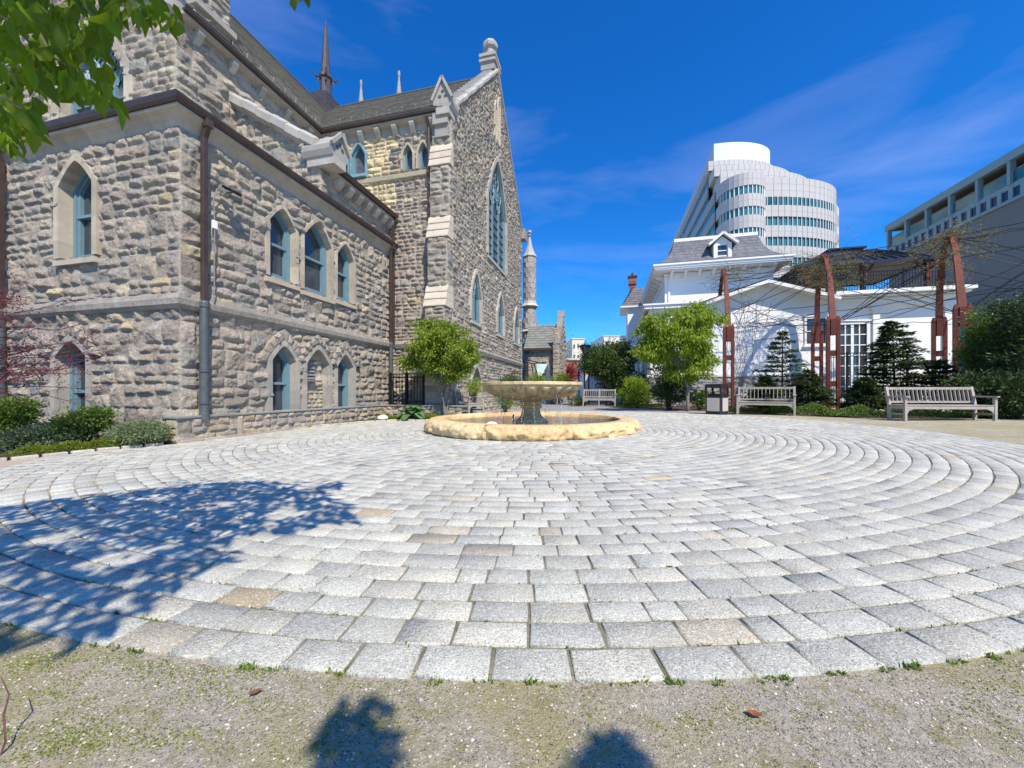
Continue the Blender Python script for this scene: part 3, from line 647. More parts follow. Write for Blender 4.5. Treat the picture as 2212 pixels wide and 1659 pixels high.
# transept gable
big = (3.95, 7.0, 7.0, 9.7, 12.0); sm = [(1.8, 2.95, 3.75, 4.75, 5.7), (5.4, 6.55, 3.75, 4.75, 5.7), (8.8, 9.95, 3.75, 4.75, 5.7)]; dr = (1.95, 2.95, 0, 1.4, 1.95)
sl2 = [(5.0, 5.28, 12.9, 14.3, 14.6), (5.5, 5.78, 12.9, 14.8, 15.1)]
stone_wall('gable_wall', church, (2.28, 7), (0, 1), (1, 0), 10.9, -.1, 16.6, res=.034, openings=[big, dr]+sm+sl2, seed=51, amp=.075, bh=(.2, .34), bl=(.16, .45), top=lambda x: 10.6+(5.45-abs(x-5.45))*1.04, full=.3) if False else \
stone_wall('gable_wall', church, (2.28, 7), (0, 1), (1, 0), 10.9, -.1, 16.6, res=.034, openings=[big, dr]+sm+sl2, seed=51, amp=.075, bh=(.2, .34), bl=(.16, .45), top=lambda x: 10.6+(5.45-abs(x-5.45))*1.04)
window(church, FD, *big, kind='big', depth=.10, sw=.22, sf=.1, cols=[(.42, .39, .34), (.38, .35, .31)], glass='glass')
for w_ in sm: window(church, FD, *w_, kind='trace', depth=.09, sw=.16, sf=.1, cols=[(.46, .42, .35), (.42, .385, .33)])
window(church, FD, *dr, kind='lancet', depth=.25, sw=.12, cols=SURG, sill=False)
mb = MB()
for a, b, c, d, e in sl2: ring(mb, FD, arch(a, b, c, d, e, 5, 4), arch(a-.08, b+.08, c, d, e+.1, 5, 4), .1, -.1, -.05, [(.55, .47, .36)]); P = arch(a, b, c, d, e, 5, 4); mb.add([FD(x, -.08, z) for x, z in P], [tuple(range(len(P)))], (.5, .42, .32))
mb.build('blind_lancet', MT['dressed'], church)
mb = MB(); coping(mb, (2.28, 7.0, 10.62), (2.28, 12.45, 16.3), .12, .16, (1, 0, 0), 12); coping(mb, (2.28, 17.9, 10.62), (2.28, 12.45, 16.3), .12, .16, (1, 0, 0), 12)
for k in range(17):
    p = 7.15+k*.31; z = 10.6+(p-7)*1.04; mb.box(1.78, 2.22, p, p+.30, z-.1, z+.30, g((.30, .29, .27), .12))
mb.build('coping', MT['dressed'], church)
gablet('kneeler', (2.1, 6.66, 10.62), (1, 0, 0), (0, 1, 0), .56, .6, .82)
mb = MB(); mb.box(1.7, 2.25, 6.72, 7.05, 10.0, 10.4, (.36, .33, .3)); mb.box(1.75, 2.25, 6.8, 7.05, 9.6, 10.0, (.32, .3, .27)); mb.build('kneeler_base', MT['dressed'], church); MB().box(2.2, 2.55, 17.7, 18.3, 10.3, 10.9, (.3, .28, .25)).build('kneeler_base', MT['dressed'], church)
mb = MB(); c = (2.0, 12.35, 0)
for z, h, r_ in ((16.05, .35, .42), (16.4, .12, .50), (16.52, .12, .42), (16.64, .14, .5)): mb.box(c[0]-r_*.8, c[0]+r_*.8, c[1]-r_, c[1]+r_, z, z+h, g((.32, .3, .28), .15))
mb.lathe([(.27, 16.78), (.25, 17.25), (.36, 17.32), (.38, 17.45), (.30, 17.62), (.12, 17.72), (0.01, 17.74)], 8, c, (.36, .35, .33)); mb.build('chimney', MT['dressed'], church)
# fleche over the crossing
mb = MB(); c = (-7.3, 12.4, 0); mb.prism([(c[0]-.65, c[1]-.75, 14.8), (c[0]+.65, c[1]-.75, 14.8), (c[0]+.65, c[1]-.75, 16.5), (c[0], c[1]-.75, 16.62), (c[0]-.65, c[1]-.75, 16.5)], (0, 1.5, 0))
mb.lathe([(.30, 16.5), (.28, 17.75), (.36, 17.8), (.34, 17.95), (.25, 18.0), (.20, 18.7), (.10, 20.2), (.015, 21.0)], 8, c)
for k in range(4):
    a = k*math.pi/2+.7; d = Vector((math.cos(a), math.sin(a), 0)); b = Vector(c)+Vector((0, 0, 17.8)); mb.tube([b+d*.28, b+d*.5+Vector((0, 0, .0)), b+d*.62+Vector((0, 0, .2))], [.07, .06, .03], 5); mb.tube([b+d*.3, b+d*.42-Vector((0, 0, .35))], [.06, .02], 5)
mb.build('fleche', mk('fleche_metal', (.11, .09, .085), .45, .4, vary=(4, .2)), church)
# west front turrets and pinnacles seen beyond the ridge, octagonal stair turret, porch
mb = MB()
for (px, Z, tipy) in ((780, 33, 172), (862, 31, 152)):
    t = at(px, tipy, Z)-K; q, p, z = t.dot(Vv), t.dot(U), t.z
    prof = [(.42, 0), (.42, z-3.2)]
    for k in range(8): prof += [(.36*(1-k/9), z-3.2+k*.34), (.29*(1-k/9), z-3.2+k*.34+.25)]
    mb.lathe(prof+[(.1, z-.4), (.1, z-.1), (0.01, z)], 8, (q, p, 0), (.34, .32, .29)); mb.build('pinnacle', MT['dressed'], church); mb = MB()
t = at(1144, 497, 27.5)-K; q, p, z = t.dot(Vv), t.dot(U), t.z; mb = MB()
for k in range(34):
    a_, b_ = k*.36, (k+1)*.36; r_ = .55 if a_ < 6.0 else .47
    for s_ in range(8):
        a0, a1 = (s_+(k % 2)*.5)*math.pi/4, (s_+1+(k % 2)*.5)*math.pi/4
        mb.add([(q+r_*math.cos(a0), p+r_*math.sin(a0), a_), (q+r_*math.cos(a1), p+r_*math.sin(a1), a_), (q+r_*math.cos(a1), p+r_*math.sin(a1), b_), (q+r_*math.cos(a0), p+r_*math.sin(a0), b_)], [(0, 1, 2, 3)], g(random.choice(PAL), .15))
    if k*.36 > z-2.6: break
tb = (k+1)*.36
for zz in (z-5.5, z-7.3): mb.lathe([(.46, zz+.45), (.5, zz+.2), (.66, zz), (.5, zz-.06)], 8, (q, p, 0), (.5, .46, .38))
mb.lathe([(.46, tb), (.54, tb+.08), (.36, tb+.4), (.2, z-1.2), (.07, z-.5), (.15, z-.4), (.05, z-.3), (.16, z-.2), (.12, z-.06), (.01, z)], 8, (q, p, 0), (.40, .385, .35))
mb.build('turret', MT['dressed'], church)
stone_wall('porch_wall', church, (2.2, 19.6), (1, 0), (0, -1), 2.2, -.1, 3.7, res=.05, openings=[(.55, 1.75, 0, 2.0, 2.9)], seed=91, amp=.05, bh=(.2, .3), bl=(.2, .5))
stone_wall('porch_wall', church, (4.4, 19.2), (0, 1), (1, 0), 4.2, -.1, 6.5, res=.05, seed=92, amp=.05, top=lambda x: 3.9+(2.1-abs(x-2.1))*.95)
stone_wall('porch_wall', church, (4.05, 19.2), (1, 0), (0, -1), .4, -.1, 5.0, res=.05, seed=93, amp=.04)
stone_wall('nave_wall', church, (-3, 18.2), (1, 0), (0, -1), 5.0, 0, 6.5, res=.08, seed=94, amp=.05)
FP = plane((2.2, 19.6), (1, 0), (0, -1))
mb = MB(); ring(mb, FP, arch(.55, 1.75, 0, 2.0, 2.9), arch(.38, 1.92, 0, 2.0, 3.1), .08, -.3, -.05, SURG); mb.build('door_surround', MT['dressed'], church)
P = arch(.55, 1.75, 0, 2.0, 2.9); mb = MB(); mb.add([FP(x, -.28, z) for x, z in P], [tuple(range(len(P)))])
for k in range(5): mb.box(.6+k*.23, .62+k*.23, -.28, -.25, 0, 2.2, F=FP)
dd = mb.build('door', MT['blue'], church); mb = MB(); mb.lathe([(.12, 2.15), (.17, 2.3), (.12, 2.5), (.02, 2.55)], 8, FP(1.15, -.1, 0)); mb.build('lantern', MT['whiteplastic'], church)
mb = MB(); slate(mb, (2.1, 19.35, 3.75), (4.2, 19.35, 3.75), (4.2, 21.3, 5.6), (2.1, 21.3, 5.6), 10, 12, (.2, .21, .19)); slate(mb, (2.1, 23.3, 3.75), (4.2, 23.3, 3.75), (4.2, 21.3, 5.6), (2.1, 21.3, 5.6), 5, 6)
mb.build('porch_roof', MT['slate'], church)
mb = MB(); mb.box(2.0, 4.1, 19.3, 19.45, 3.62, 3.75); mb.tube([(2.35, 19.5, 3.7), (2.35, 19.5, 0)], .05, 6); mb.tube([(4.0, 19.3, 3.7), (4.0, 19.5, 2.9), (4.0, 19.5, 0)], .05, 6); mb.build('gutter', MT['copper'], church)
mb = MB()
for s_ in (0, 1):
    for k in range(7):
        p = 19.15+k*.31 if s_ == 0 else 23.45-k*.31; mb.box(4.15, 4.5, min(p, p+.31*(1-2*s_)), max(p, p+.31*(1-2*s_)), 4.0+k*.29, 4.35+k*.29, g((.36, .33, .3), .12))
mb.box(4.1, 4.55, 21.15, 21.45, 6.1, 6.5, (.4, .37, .33)); mb.build('coping', MT['dressed'], church)
# hidden volume so the church is solid behind the visible walls
mb = MB(); mb.box(-11, -3.05, 2.6, 20, 0, 10.3, (.3, .28, .26)); mb.box(-3.1, 1.85, 7.4, 17.85, 0, 10.3, (.3, .28, .26)); mb.box(-7.1, -.35, .4, 7.1, 0, 5.9, (.05, .05, .05)); mb.box(-11, -3, 20, 21, 0, 12, (.3, .28, .26))
mb.build('inner_walls', MT['dressed'], church)
# ------------------------------------------------------------------ fountain
FC0 = Vector((0.44, 8.84, 0.0))
ft = empty('fountain', FC0, 0.1, 'tiered sandstone fountain with a fluted bowl dripping into a round rough-edged basin', 'fountain')
r = np.random.RandomState(8); n = 420
prof = [(2.25, -.05), (2.30, .0), (2.33, .03), (2.345, .06), (2.35, .09), (2.35, .12), (2.345, .15), (2.335, .175), (2.32, .20), (2.30, .225), (2.265, .247), (2.23, .262), (1.98, .262), (1.955, .25), (1.95, .05)]
nzg = vnoise(len(prof), n, 8, r)*0.5+np.abs(vnoise(len(prof), n, 4, r)-.5)*-.9+.25+vnoise(len(prof), n, 1.7, r)*0.55
V = []; C = []; joints = [k*n//9 for k in range(9)]
cols9 = [(0.56, 0.43, 0.25), (0.60, 0.46, 0.26), (0.52, 0.37, 0.22), (0.62, 0.50, 0.30), (.56, .42, .24), (.6, .48, .3), (.54, .40, .23), (.6, .46, .27), (.57, .44, .28)]
for i, (rr_, zz) in enumerate(prof):
    for k in range(n):
        a = 2*math.pi*k/n; d = (nzg[i, k]-.5)*0.14 if 0 < i < 11 else 0
        jt = min(abs(k-j) for j in joints+[n]); d = d-(0.02 if jt == 0 else 0) if i < 13 else 0
        V.append(((rr_+d)*math.cos(a), (rr_+d)*math.sin(a), zz+(0.006*random.uniform(-1, 1) if i < 11 else 0)))
        cc = np.array(cols9[(k*9//n) % 9]); C.append(cc*(1.0 if i > 10 else 1)*(0.7 if jt == 0 else 1)*(.62 if i > 13 else 1))
idx = np.arange(len(prof)*n).reshape(len(prof), n); nx_ = np.roll(idx, -1, 1)
F = np.stack([idx[:-1], nx_[:-1], nx_[1:], idx[1:]], -1).reshape(-1, 4)
npmesh('basin', V, F, MT['sand'], ft, np.array(C))
MB().lathe([(0.3, .165), (1.0, .165), (1.965, .165)], 64).build('water', MT['water'], ft)
MB().lathe([(0.05, .06), (1.96, .06)], 48).build('basin_floor', MT['wetstone'], ft)
mb = MB(); mb.lathe([(.40, .1), (.40, .17), (.385, .19), (.30, .235), (.235, .32), (.205, .42), (.20, .455), (.225, .465), (.25, .49), (.255, .52), (.235, .55), (.21, .56), (.215, .58), (.26, .60), (.27, .62), (.24, .64), (.24, .70)], 8)
mb.build('pedestal', MT['wetstone'], ft, bevel=.008)
def flute(rr_, z, a):
    t = (a*24/(2*math.pi)) % 1.0
    k = max(0, min(1, (0.955-z)/0.05)) if z < .956 else 0
    return rr_*(1+0.11*k*(abs(math.sin(math.pi*t))**0.6-0.75))
mb = MB(); mb.lathe([(.22, .645), (.34, .652), (.50, .672), (.66, .702), (.80, .742), (.92, .79), (1.01, .84), (1.07, .885), (1.105, .925), (1.12, .958), (1.12, .975), (1.155, .985), (1.165, 1.0), (1.165, 1.045), (1.15, 1.058), (1.02, 1.058), (1.0, 1.03), (.7, .93), (.3, .86), (.01, .85)], 192, fn=flute)
mb.build('bowl', mk('bowl_stone', (.62, .47, .25), .6, vary=[(4, .25), (25, .2)], stain=[(5, (.15, .14, .06), .6, .5), (9, (.45, .30, .14), .5, .56)], bump=[(40, .3, .01)]), ft, smooth=False)
MB().lathe([(1.05, 1.035), (.01, 1.035)], 48).build('water', MT['water'], ft)
for k in range(24):
    a = 2*math.pi*(k+.5)/24+0.05; r0 = random.uniform(.62, 1.0); z0_ = .72+.12*(r0-.6)/.4; mb = MB()
    x, y = r0*math.cos(a), r0*math.sin(a); z = z0_
    while z > .18:
        l_ = random.uniform(.012, .05)*(1.6 if k % 3 == 0 else 1); w_ = random.uniform(.0045, .0085)*(1.5 if k % 3 == 0 else 1); dx = random.uniform(-.014, .014)*(1+(z0_-z)*2); dy = random.uniform(-.014, .014)*(1+(z0_-z)*2)
        mb.lathe([(.0005, 0), (w_, -l_*.4), (w_*.8, -l_*.8), (.0005, -l_)], 5, (x+dx, y+dy, z)); z -= l_*random.uniform(.7, 1.9)
    for _ in range(9):
        mb.lathe([(.0005, .006), (.007, 0), (.0005, -.006)], 5, (x+random.uniform(-.12, .12), y+random.uniform(-.12, .12), random.uniform(.18, .26)))
    s_ = mb.build('water_stream', MT['drops'], ft); s_['kind'] = 'stuff'
MB().tube([(-.43, -.2, .1), (-.43, -.2, .27)], .016, 6).lathe([(.02, .27), (.028, .3), (.012, .34)], 8, (-.43, -.2, 0)).build('nozzle', MT['copper'], ft)
mb = MB(); mb.lathe([(.10, .0), (.115, .05), (.112, .09), (.09, .125), (.05, .145), (.005, .15)], 14, fn=lambda r_, z, a: r_*(1+.12*math.sin(2*a+.6)+.06*math.sin(5*a)))
o = mb.build('rock', MT['whitestone'], smooth=True); o.location = at(1062, 921, 7.35); o.location.z = .15; o.scale = (.95, .75, .85); tag(o, 'small smooth white rock lying in the fountain basin', 'rock')

# ------------------------------------------------------------------ low garden wall
gw = empty('garden_wall', cw(0, 0), -R(TH), 'knee-high squared rubble wall with a thin grey coping in front of the church', 'wall')
pw = [(0.42, 0.37, 0.31), (0.37, 0.335, 0.29), (0.33, 0.31, 0.29), (0.47, 0.40, 0.30), (0.40, 0.34, 0.30)]
stone_wall('wall', gw, (.12, -.14), (0, 1), (1, 0), 7.5, -.12, .45, res=.018, seed=101, amp=.022, pal=pw, tan=.15, bh=(.24, .30), bl=(.14, .34), full=.5) if False else \
stone_wall('wall', gw, (.12, -.14), (0, 1), (1, 0), 6.25, -.12, .45, res=.018, seed=101, amp=.022, pal=pw, tan=.15, bh=(.26, .30), bl=(.14, .34))
stone_wall('wall', gw, (-.12, -.14), (1, 0), (0, -1), .24, -.12, .45, res=.018, seed=102, amp=.022, pal=pw, tan=.15, bh=(.26, .30), bl=(.14, .3))
stone_wall('wall', gw, (.12, 6.11), (1, 0), (0, -1), 2.9, -.12, .45, res=.022, seed=103, amp=.022, pal=pw, tan=.1, bh=(.26, .30), bl=(.14, .34))
mb = MB()
def cap(x0, x1, y0, y1, ax):
    L_ = (x1-x0) if ax == 0 else (y1-y0); k = max(1, round(L_/1.3))
    for i in range(k):
        a, b = i/k*L_, (i+1)/k*L_-.006
        mb.box(x0+(a if ax == 0 else 0), x0+b if ax == 0 else x1, y0+(a if ax else 0), y0+b if ax else y1, .45, .49, g((.27, .265, .255), .08))
cap(-.16, .16, -.18, 6.06, 1); cap(-.16, 3.05, 6.065, 6.37, 0)
mb.build('coping', MT['dressed'], gw, bevel=.006)
mb = MB()
for k in range(7): mb.box(.14, .19+random.uniform(0, .02), -.12+k*.42, .29+k*.42-.012, -.1, .055+random.uniform(0, .01), g((.42, .36, .29), .15))
mb.build('footing', MT['dressed'], gw, bevel=.01)
# granite kerbs round the planting beds
def kerb(name, pts, label, w_=.10, h=.07):
    m = MB(); 
    for (x0, y0), (x1, y1) in zip(pts, pts[1:]):
        a = Vector((x0, y0, 0)); b = Vector((x1, y1, 0)); L_ = (b-a).length; k = max(1, int(L_/.27))
        for i in range(k):
            p, q = a.lerp(b, i/k), a.lerp(b, (i+1)/k-.02); p.z = gz(p.x)+h/2-.02+random.uniform(-.006, .006); q.z = gz(q.x)+h/2-.02; m.bar(p, q, w_*random.uniform(.85, 1.1), h, col=g((.50, .47, .42), .12))
    return tag(m.build(name, MT['granite'], bevel=.012), label, 'kerb')
kerb('kerb', [(-9.6, -0.2), (-6.93, 4.98), (-6.02, 6.68)], 'low pale stone kerb edging the shrub bed at far left')
kerb('kerb', BED2[:5], 'low pale stone kerb edging the hosta bed left of the fountain')

# ------------------------------------------------------------------ railings
def railing(name, pts, h, z0, label, cat='fence', sp=.11, posts=1.5, top2=True, group=None):
    a0 = Vector((pts[0][0], pts[0][1], 0)); e = empty(name, (a0.x, a0.y, 0), 0, label, cat, group); mb = MB()
    for (x0, y0), (x1, y1) in zip(pts, pts[1:]):
        a = Vector((x0, y0, 0))-a0; b = Vector((x1, y1, 0))-a0; d = b-a; L_ = d.length; n_ = max(1, round(L_/posts))
        for i in range(n_+1):
            p = a.lerp(b, i/n_); pm = MB(); pm.bar(p+Vector((0, 0, z0-.3)), p+Vector((0, 0, z0+h+.04)), .06, .06, tuple(d.normalized())); pm.build('post', MT['darkmetal'], e)
        for zz in (z0+.1, z0+h-.14)+((z0+h-.02,) if top2 else ()):
            mb.bar(a+Vector((0, 0, zz)), b+Vector((0, 0, zz)), .03, .03)
        k = int(L_/sp)
        for i in range(1, k): p = a.lerp(b, i/k); mb.bar(p+Vector((0, 0, z0)), p+Vector((0, 0, z0+h)), .016, .016, tuple(d.normalized()))
    mb.build('pickets', MT['darkmetal'], e); return e
P = lambda px, Z: tuple(at(px, 846, Z)[:2])
railing('fence', [tuple(cw(.22, 6.55)[:2]), tuple(cw(1.52, 6.42)[:2])], 1.05, .42, 'black picket fence between the drainpipes and the church buttress', posts=.8)
railing('fence', [P(1064, 20.5), P(1133, 21.5)], 1.25, .75, 'short black picket fence on the terrace by the gabled church wall', posts=2)
railing('gate', [P(1250, 24.0), P(1272, 23.0), P(1345, 25.0)], 2.1, .1, 'tall black picket gate and fence closing the alley beyond the fountain', 'gate', posts=1.6)
railing('fence', [P(1790, 16.6), P(1830, 15.8), P(1960, 15.3)], 2.35, .1, 'tall black picket fence in front of the french door', posts=1.6)
# handrail and stair cover by the porch
mb = MB()
for k in range(6):
    a = at(1148+k*6, 786-k*1.0, 21); b = at(1155+k*6.6, 822, 21); c = at(1140+k*6, 781+k*4, 22.5); mb.tube([c, a, b], .025, 5)
mb.tube([at(1138, 778, 22.5), at(1142, 778, 21.5), at(1184, 789, 21)], .03, 5); tag(mb.build('handrail', MT['darkmetal']), 'curved black iron handrail at the steps near the church porch', 'handrail')
mb = MB(); q = [at(1158, 786, 20), at(1183, 786, 20), at(1170, 812, 19.6), at(1162, 812, 19.6)]
mb.prism(q, (0, .05, 0)); tag(mb.build('panel', mk('verdigris_panel', (.28, .42, .37), .4, vary=(6, .2))), 'tilted pale green panel in front of the church porch door', 'panel')
mb = MB(); mb.prism([at(1178, 786, 20.3), at(1184, 786, 20.3), at(1192, 828, 20.3), at(1180, 828, 20.3)], (0, .8, 0)); tag(mb.build('cellar_hatch', MT['boot']), 'dark sloping hatch cover beside the church porch buttress', 'hatch')

# ------------------------------------------------------------------ benches
def bench(L_, loc, rz, label):
    e = empty('park_bench', loc, rz, label, 'bench', 'weathered wooden benches round the court')
    for x in (0.035, L_-.035):
        mb = MB(); mb.bar((x, 0.03, 0), (x, 0.03, .63), .065, .06, (1, 0, 0)); mb.build('leg', MT['teak'], e, bevel=.005)
        mb = MB(); mb.bar((x, .50, 0), (x, .50, .42), .06, .06, (1, 0, 0)); mb.bar((x, .50, .42), (x, .60, .93), .06, .06, (1, 0, 0)); mb.build('leg', MT['teak'], e)
        mb = MB(); mb.bar((x, -.05, .655), (x, .55, .66), .08, .035); mb.build('armrest', MT['teak'], e, bevel=.006)
        mb = MB(); mb.bar((x, .06, .19), (x, .49, .19), .03, .05); mb.bar((x, .06, .37), (x, .49, .37), .035, .08); mb.build('side_rail', MT['teak'], e)
    mb = MB(); mb.bar((.07, .03, .37), (L_-.07, .03, .37), .035, .085)
    for s_ in (0, 1):
        x = .07 if s_ == 0 else L_-.07; d = 1-2*s_; mb.prism([(x, .015, .33), (x+d*.16, .015, .33), (x+d*.05, .015, .28), (x, .015, .19)], (0, .03, 0))
    if L_ > 1.6 and L_ < 2.2: mb.bar((L_/2, .03, 0), (L_/2, .03, .33), .06, .05, (1, 0, 0))
    mb.build('apron', MT['teak'], e)
    mb = MB()
    for k in range(6): mb.box(.01, L_-.01, .0+k*.085, .072+k*.085, .418, .438)
    mb.build('seat', MT['teak'], e)
    mb = MB(); mb.bar((.06, .585, .885), (L_-.06, .585, .885), .035, .07); mb.bar((.06, .525, .51), (L_-.06, .525, .51), .035, .055)
    k = int((L_-.1)/.105)
    for i in range(1, k): x = .05+(L_-.1)*i/k; mb.bar((x, .527, .51), (x, .585, .87), .052, .016, (1, 0, 0))
    if L_ > 1.6 and L_ < 2.2: mb.bar((L_/2, .52, .45), (L_/2, .595, .95), .07, .05, (1, 0, 0))
    mb.build('backrest', MT['teak'], e); return e
bench(1.6, (7.46, 12.8, gz(7.5)), R(-36), 'weathered grey bench beside the litter bin, partly shaded')
bench(2.2, (9.75, 9.55, gz(9.7)), R(-5), 'long pale grey bench nearest the camera at the right').scale = (.95, .95, .93)
bench(1.75, (3.85, 21.0, .05), R(-16), 'grey bench behind the fountain below the round green tree')
bench(1.15, (-1.45, 13.0, .0), R(68), 'small pale bench half hidden behind the fountain bowl at left')

# ------------------------------------------------------------------ litter bin
e = empty('litter_bin', (6.92, 13.0, gz(6.9)), R(38), 'square charcoal litter bin with pebbled cream panels left of the shaded bench', 'litter bin')
mb = MB(); s_ = .27
mb.prism([(x, y, .0) for x, y in ((-s_+.05, -s_), (s_-.05, -s_), (s_, -s_+.05), (s_, s_-.05), (s_-.05, s_), (-s_+.05, s_), (-s_, s_-.05), (-s_, -s_+.05))], (0, 0, .62)); mb.build('body', MT['bin'], e, bevel=.01)
for k in range(4):
    a = k*math.pi/2; c_, s1 = math.cos(a), math.sin(a); f = lambda x, y, z: (x*c_-y*s1, x*s1+y*c_, z)
    MB().box(-.2, .2, -s_-.014, -s_+.01, .12, .56, F=f).build('panel', MT['aggregate'], e, bevel=.008)
    MB().box(-s_-.005, -s_+.055, -s_-.005, -s_+.055, .62, .94, F=f).build('post', MT['bin'], e, bevel=.01)
MB().box(-.2, .2, -.2, .2, .60, .70).build('liner', MT['bin'], e)
mb = MB(); mb.box(-s_-.01, s_+.01, -s_-.01, s_+.01, .90, .98); mb.prism([(-s_, -s_, .98), (s_, -s_, .98), (s_, s_, .98), (-s_, s_, .98)], (0, 0, .05)); mb.build('lid', MT['bin'], e, bevel=.02)

# ------------------------------------------------------------------ steel arbour
ARCH = [((9.4, 16.7), (10.66, 19.8)), ((12.6, 15.1), (14.08, 17.76)), ((15.3, 13.07), (17.1, 15.4)), ((17.5, 10.6), (19.9, 12.7))]
ARL = ['rust-red steel arch of forked posts nearest the litter bin, leftmost of the arbour', 'rust-red steel arch before the french door, its top thick with tangled vine',
       'rust-red steel arch behind the long bench, tallest in the picture', 'rust-red steel arch at the far right end of the arbour']
PTS = []
def arbour(i):
    (fx, fy), (rx, ry) = ARCH[i]; f = Vector((fx, fy, gz(fx))); b = Vector((rx, ry, gz(rx))); e = empty('steel_arch', f, 0, ARL[i], 'steel arch', 'arches of the steel arbour')
    s_ = (b-f); half = s_.length/2; s_ = s_.normalized(); s_.z = 0; t_ = Vector((s_.y, -s_.x, 0)); mid = (f+b)/2; rec = []
    for sd, base in ((1, f), (-1, b)):
        o_ = base-f
        for q in (-1, 1):
            mb = MB(); mb.bar(o_+t_*q*.155-Vector((0, 0, .1)), o_+t_*q*.155+Vector((0, 0, 3.5)), .12, .2, tuple(s_)); mb.bar(o_+t_*q*.155+Vector((0, 0, 3.5)), o_+t_*q*.155+Vector((0, 0, 3.66)), .12, .2, tuple(s_), w2=.05, h2=.14); mb.build('leg', MT['rust'], e, bevel=.008)
        mb = MB(); mb.bar(o_+Vector((0, 0, 2.92)), o_+Vector((0, 0, 3.56)), .18, .24, tuple(s_)); mb.build('clamp_block', MT['rust'], e, bevel=.01)
        for zz in (2.1, .9): mb = MB(); mb.bar(o_+Vector((0, 0, zz)), o_+Vector((0, 0, zz+.22)), .18, .16, tuple(s_)); mb.build('spacer', MT['rust'], e)
        path = [(0, 3.5), (.15, 4.2), (.32, 5.0), (.52, 5.7), (.76, 6.2), (1.0, 6.45)] if sd == 1 else [(0, 3.5), (.02, 4.3), (.09, 5.1), (.28, 5.8), (.6, 6.25), (1.0, 6.45)]
        pp = [o_+s_*sd*half*u+Vector((0, 0, z)) for u, z in path]; mb = MB()
        for k in range(5):
            w_ = .2-.014*k; mb.bar(pp[k], pp[k+1]+(pp[k+1]-pp[k]).normalized()*.03, w_*.85, w_, tuple(t_), w2=(w_-.012)*.85, h2=w_-.012)
        mb.build('curved_beam', MT['rust'], e); rec.append([f+q for q in pp]+[f+o_+Vector((0, 0, z)) for z in (3.3, 2.9, 2.0)])
    mb = MB(); c_ = mid-f+Vector((0, 0, 6.47)); mb.bar(c_-t_*.1, c_+t_*.1, .2, .16); mb.build('ridge_cap', MT['rust'], e); PTS.append(rec)
for i in range(4): arbour(i)
rc = random.Random(4)
for i in range(3):
    A, B = PTS[i], PTS[i+1]; pairs = []
    for s0 in (0, 1):
        for s1 in (0, 1):
            for k in range(4):
                pairs.append((A[s0][rc.choice([0, 1, 2, 3, 4, 5, 6])], B[s1][rc.choice([1, 2, 3, 4, 5, 0, 6])]))
    pairs += [(A[0][5], B[0][5]), (A[0][4], B[1][4]), (A[1][3], B[0][3])]
    for a, b in pairs:
        d = b-a; m_ = MB(); pts = []
        for t in range(9):
            u = t/8; pts.append(a+d*u+Vector((0, 0, -.14*4*u*(1-u)*rc.random())))
        m_.tube(pts, .013, 5, cap=False)
        tag(m_.build('cable', MT['cable']), ['thin dark cable strung from the bin-side arch to the vine-topped arch', 'thin dark cable strung from the vine-topped arch to the arch behind the long bench', 'thin dark cable running from the arch behind the long bench out of the picture'][i], 'cable', ['cables left of the vine-topped arch', 'cables right of the vine-topped arch', 'cables at the far right'][i])

# ------------------------------------------------------------------ lamps and small wall fittings
e = empty('street_lamp', at(1263, 846, 22), 0, 'black post lamp with a flat flared shade beyond the fountain', 'street lamp'); e.location.z = 0
MB().tube([(0, 0, 0), (0, 0, 2.9)], .05, 8).build('post', MT['darkmetal'], e)
MB().lathe([(.05, 2.85), (.06, 2.95), (.10, 3.0)], 12, cap=True).build('collar', MT['darkmetal'], e)
MB().lathe([(.10, 3.0), (.30, 3.42), (.31, 3.44), (.08, 3.0)], 16).build('globe', MT['glass'], e); MB().lathe([(.34, 3.44), (.36, 3.47), (.2, 3.53), (.01, 3.55)], 16, cap=True).build('shade', MT['darkmetal'], e)
e = empty('floodlight', cw(.08, .72, 4.86), -R(TH), 'small black rectangular floodlight on the church wall beside the corner drainpipe', 'floodlight')
MB().box(0, .05, -.06, .06, -.06, .06).bar((.03, 0, 0), (.22, 0, -.01), .03, .03).build('bracket', MT['fixture'], e)
MB().bar((.22, -.13, .03), (.22, .15, .03), .18, .05, (.5, 0, 1)).build('housing', MT['darkmetal'], e, bevel=.006); MB().bar((.235, -.115, .0), (.235, .135, .0), .14, .03, (.5, 0, 1)).build('lens', MT['glass'], e)
e = empty('junction_box', cw(.09, .52, 4.15), -R(TH), 'little white junction box with grey conduit right of the corner drainpipe', 'junction box')
MB().box(0, .06, -.04, .05, -.08, .08).build('box', MT['whiteplastic'], e, bevel=.01); MB().tube([(.04, 0, .08), (.04, -.02, .5), (.04, .05, .72), (.03, .2, .72)], .012, 6).tube([(.04, 0, -.08), (.04, -.01, -1.5)], .012, 6).build('conduit', MT['fixture'], e)
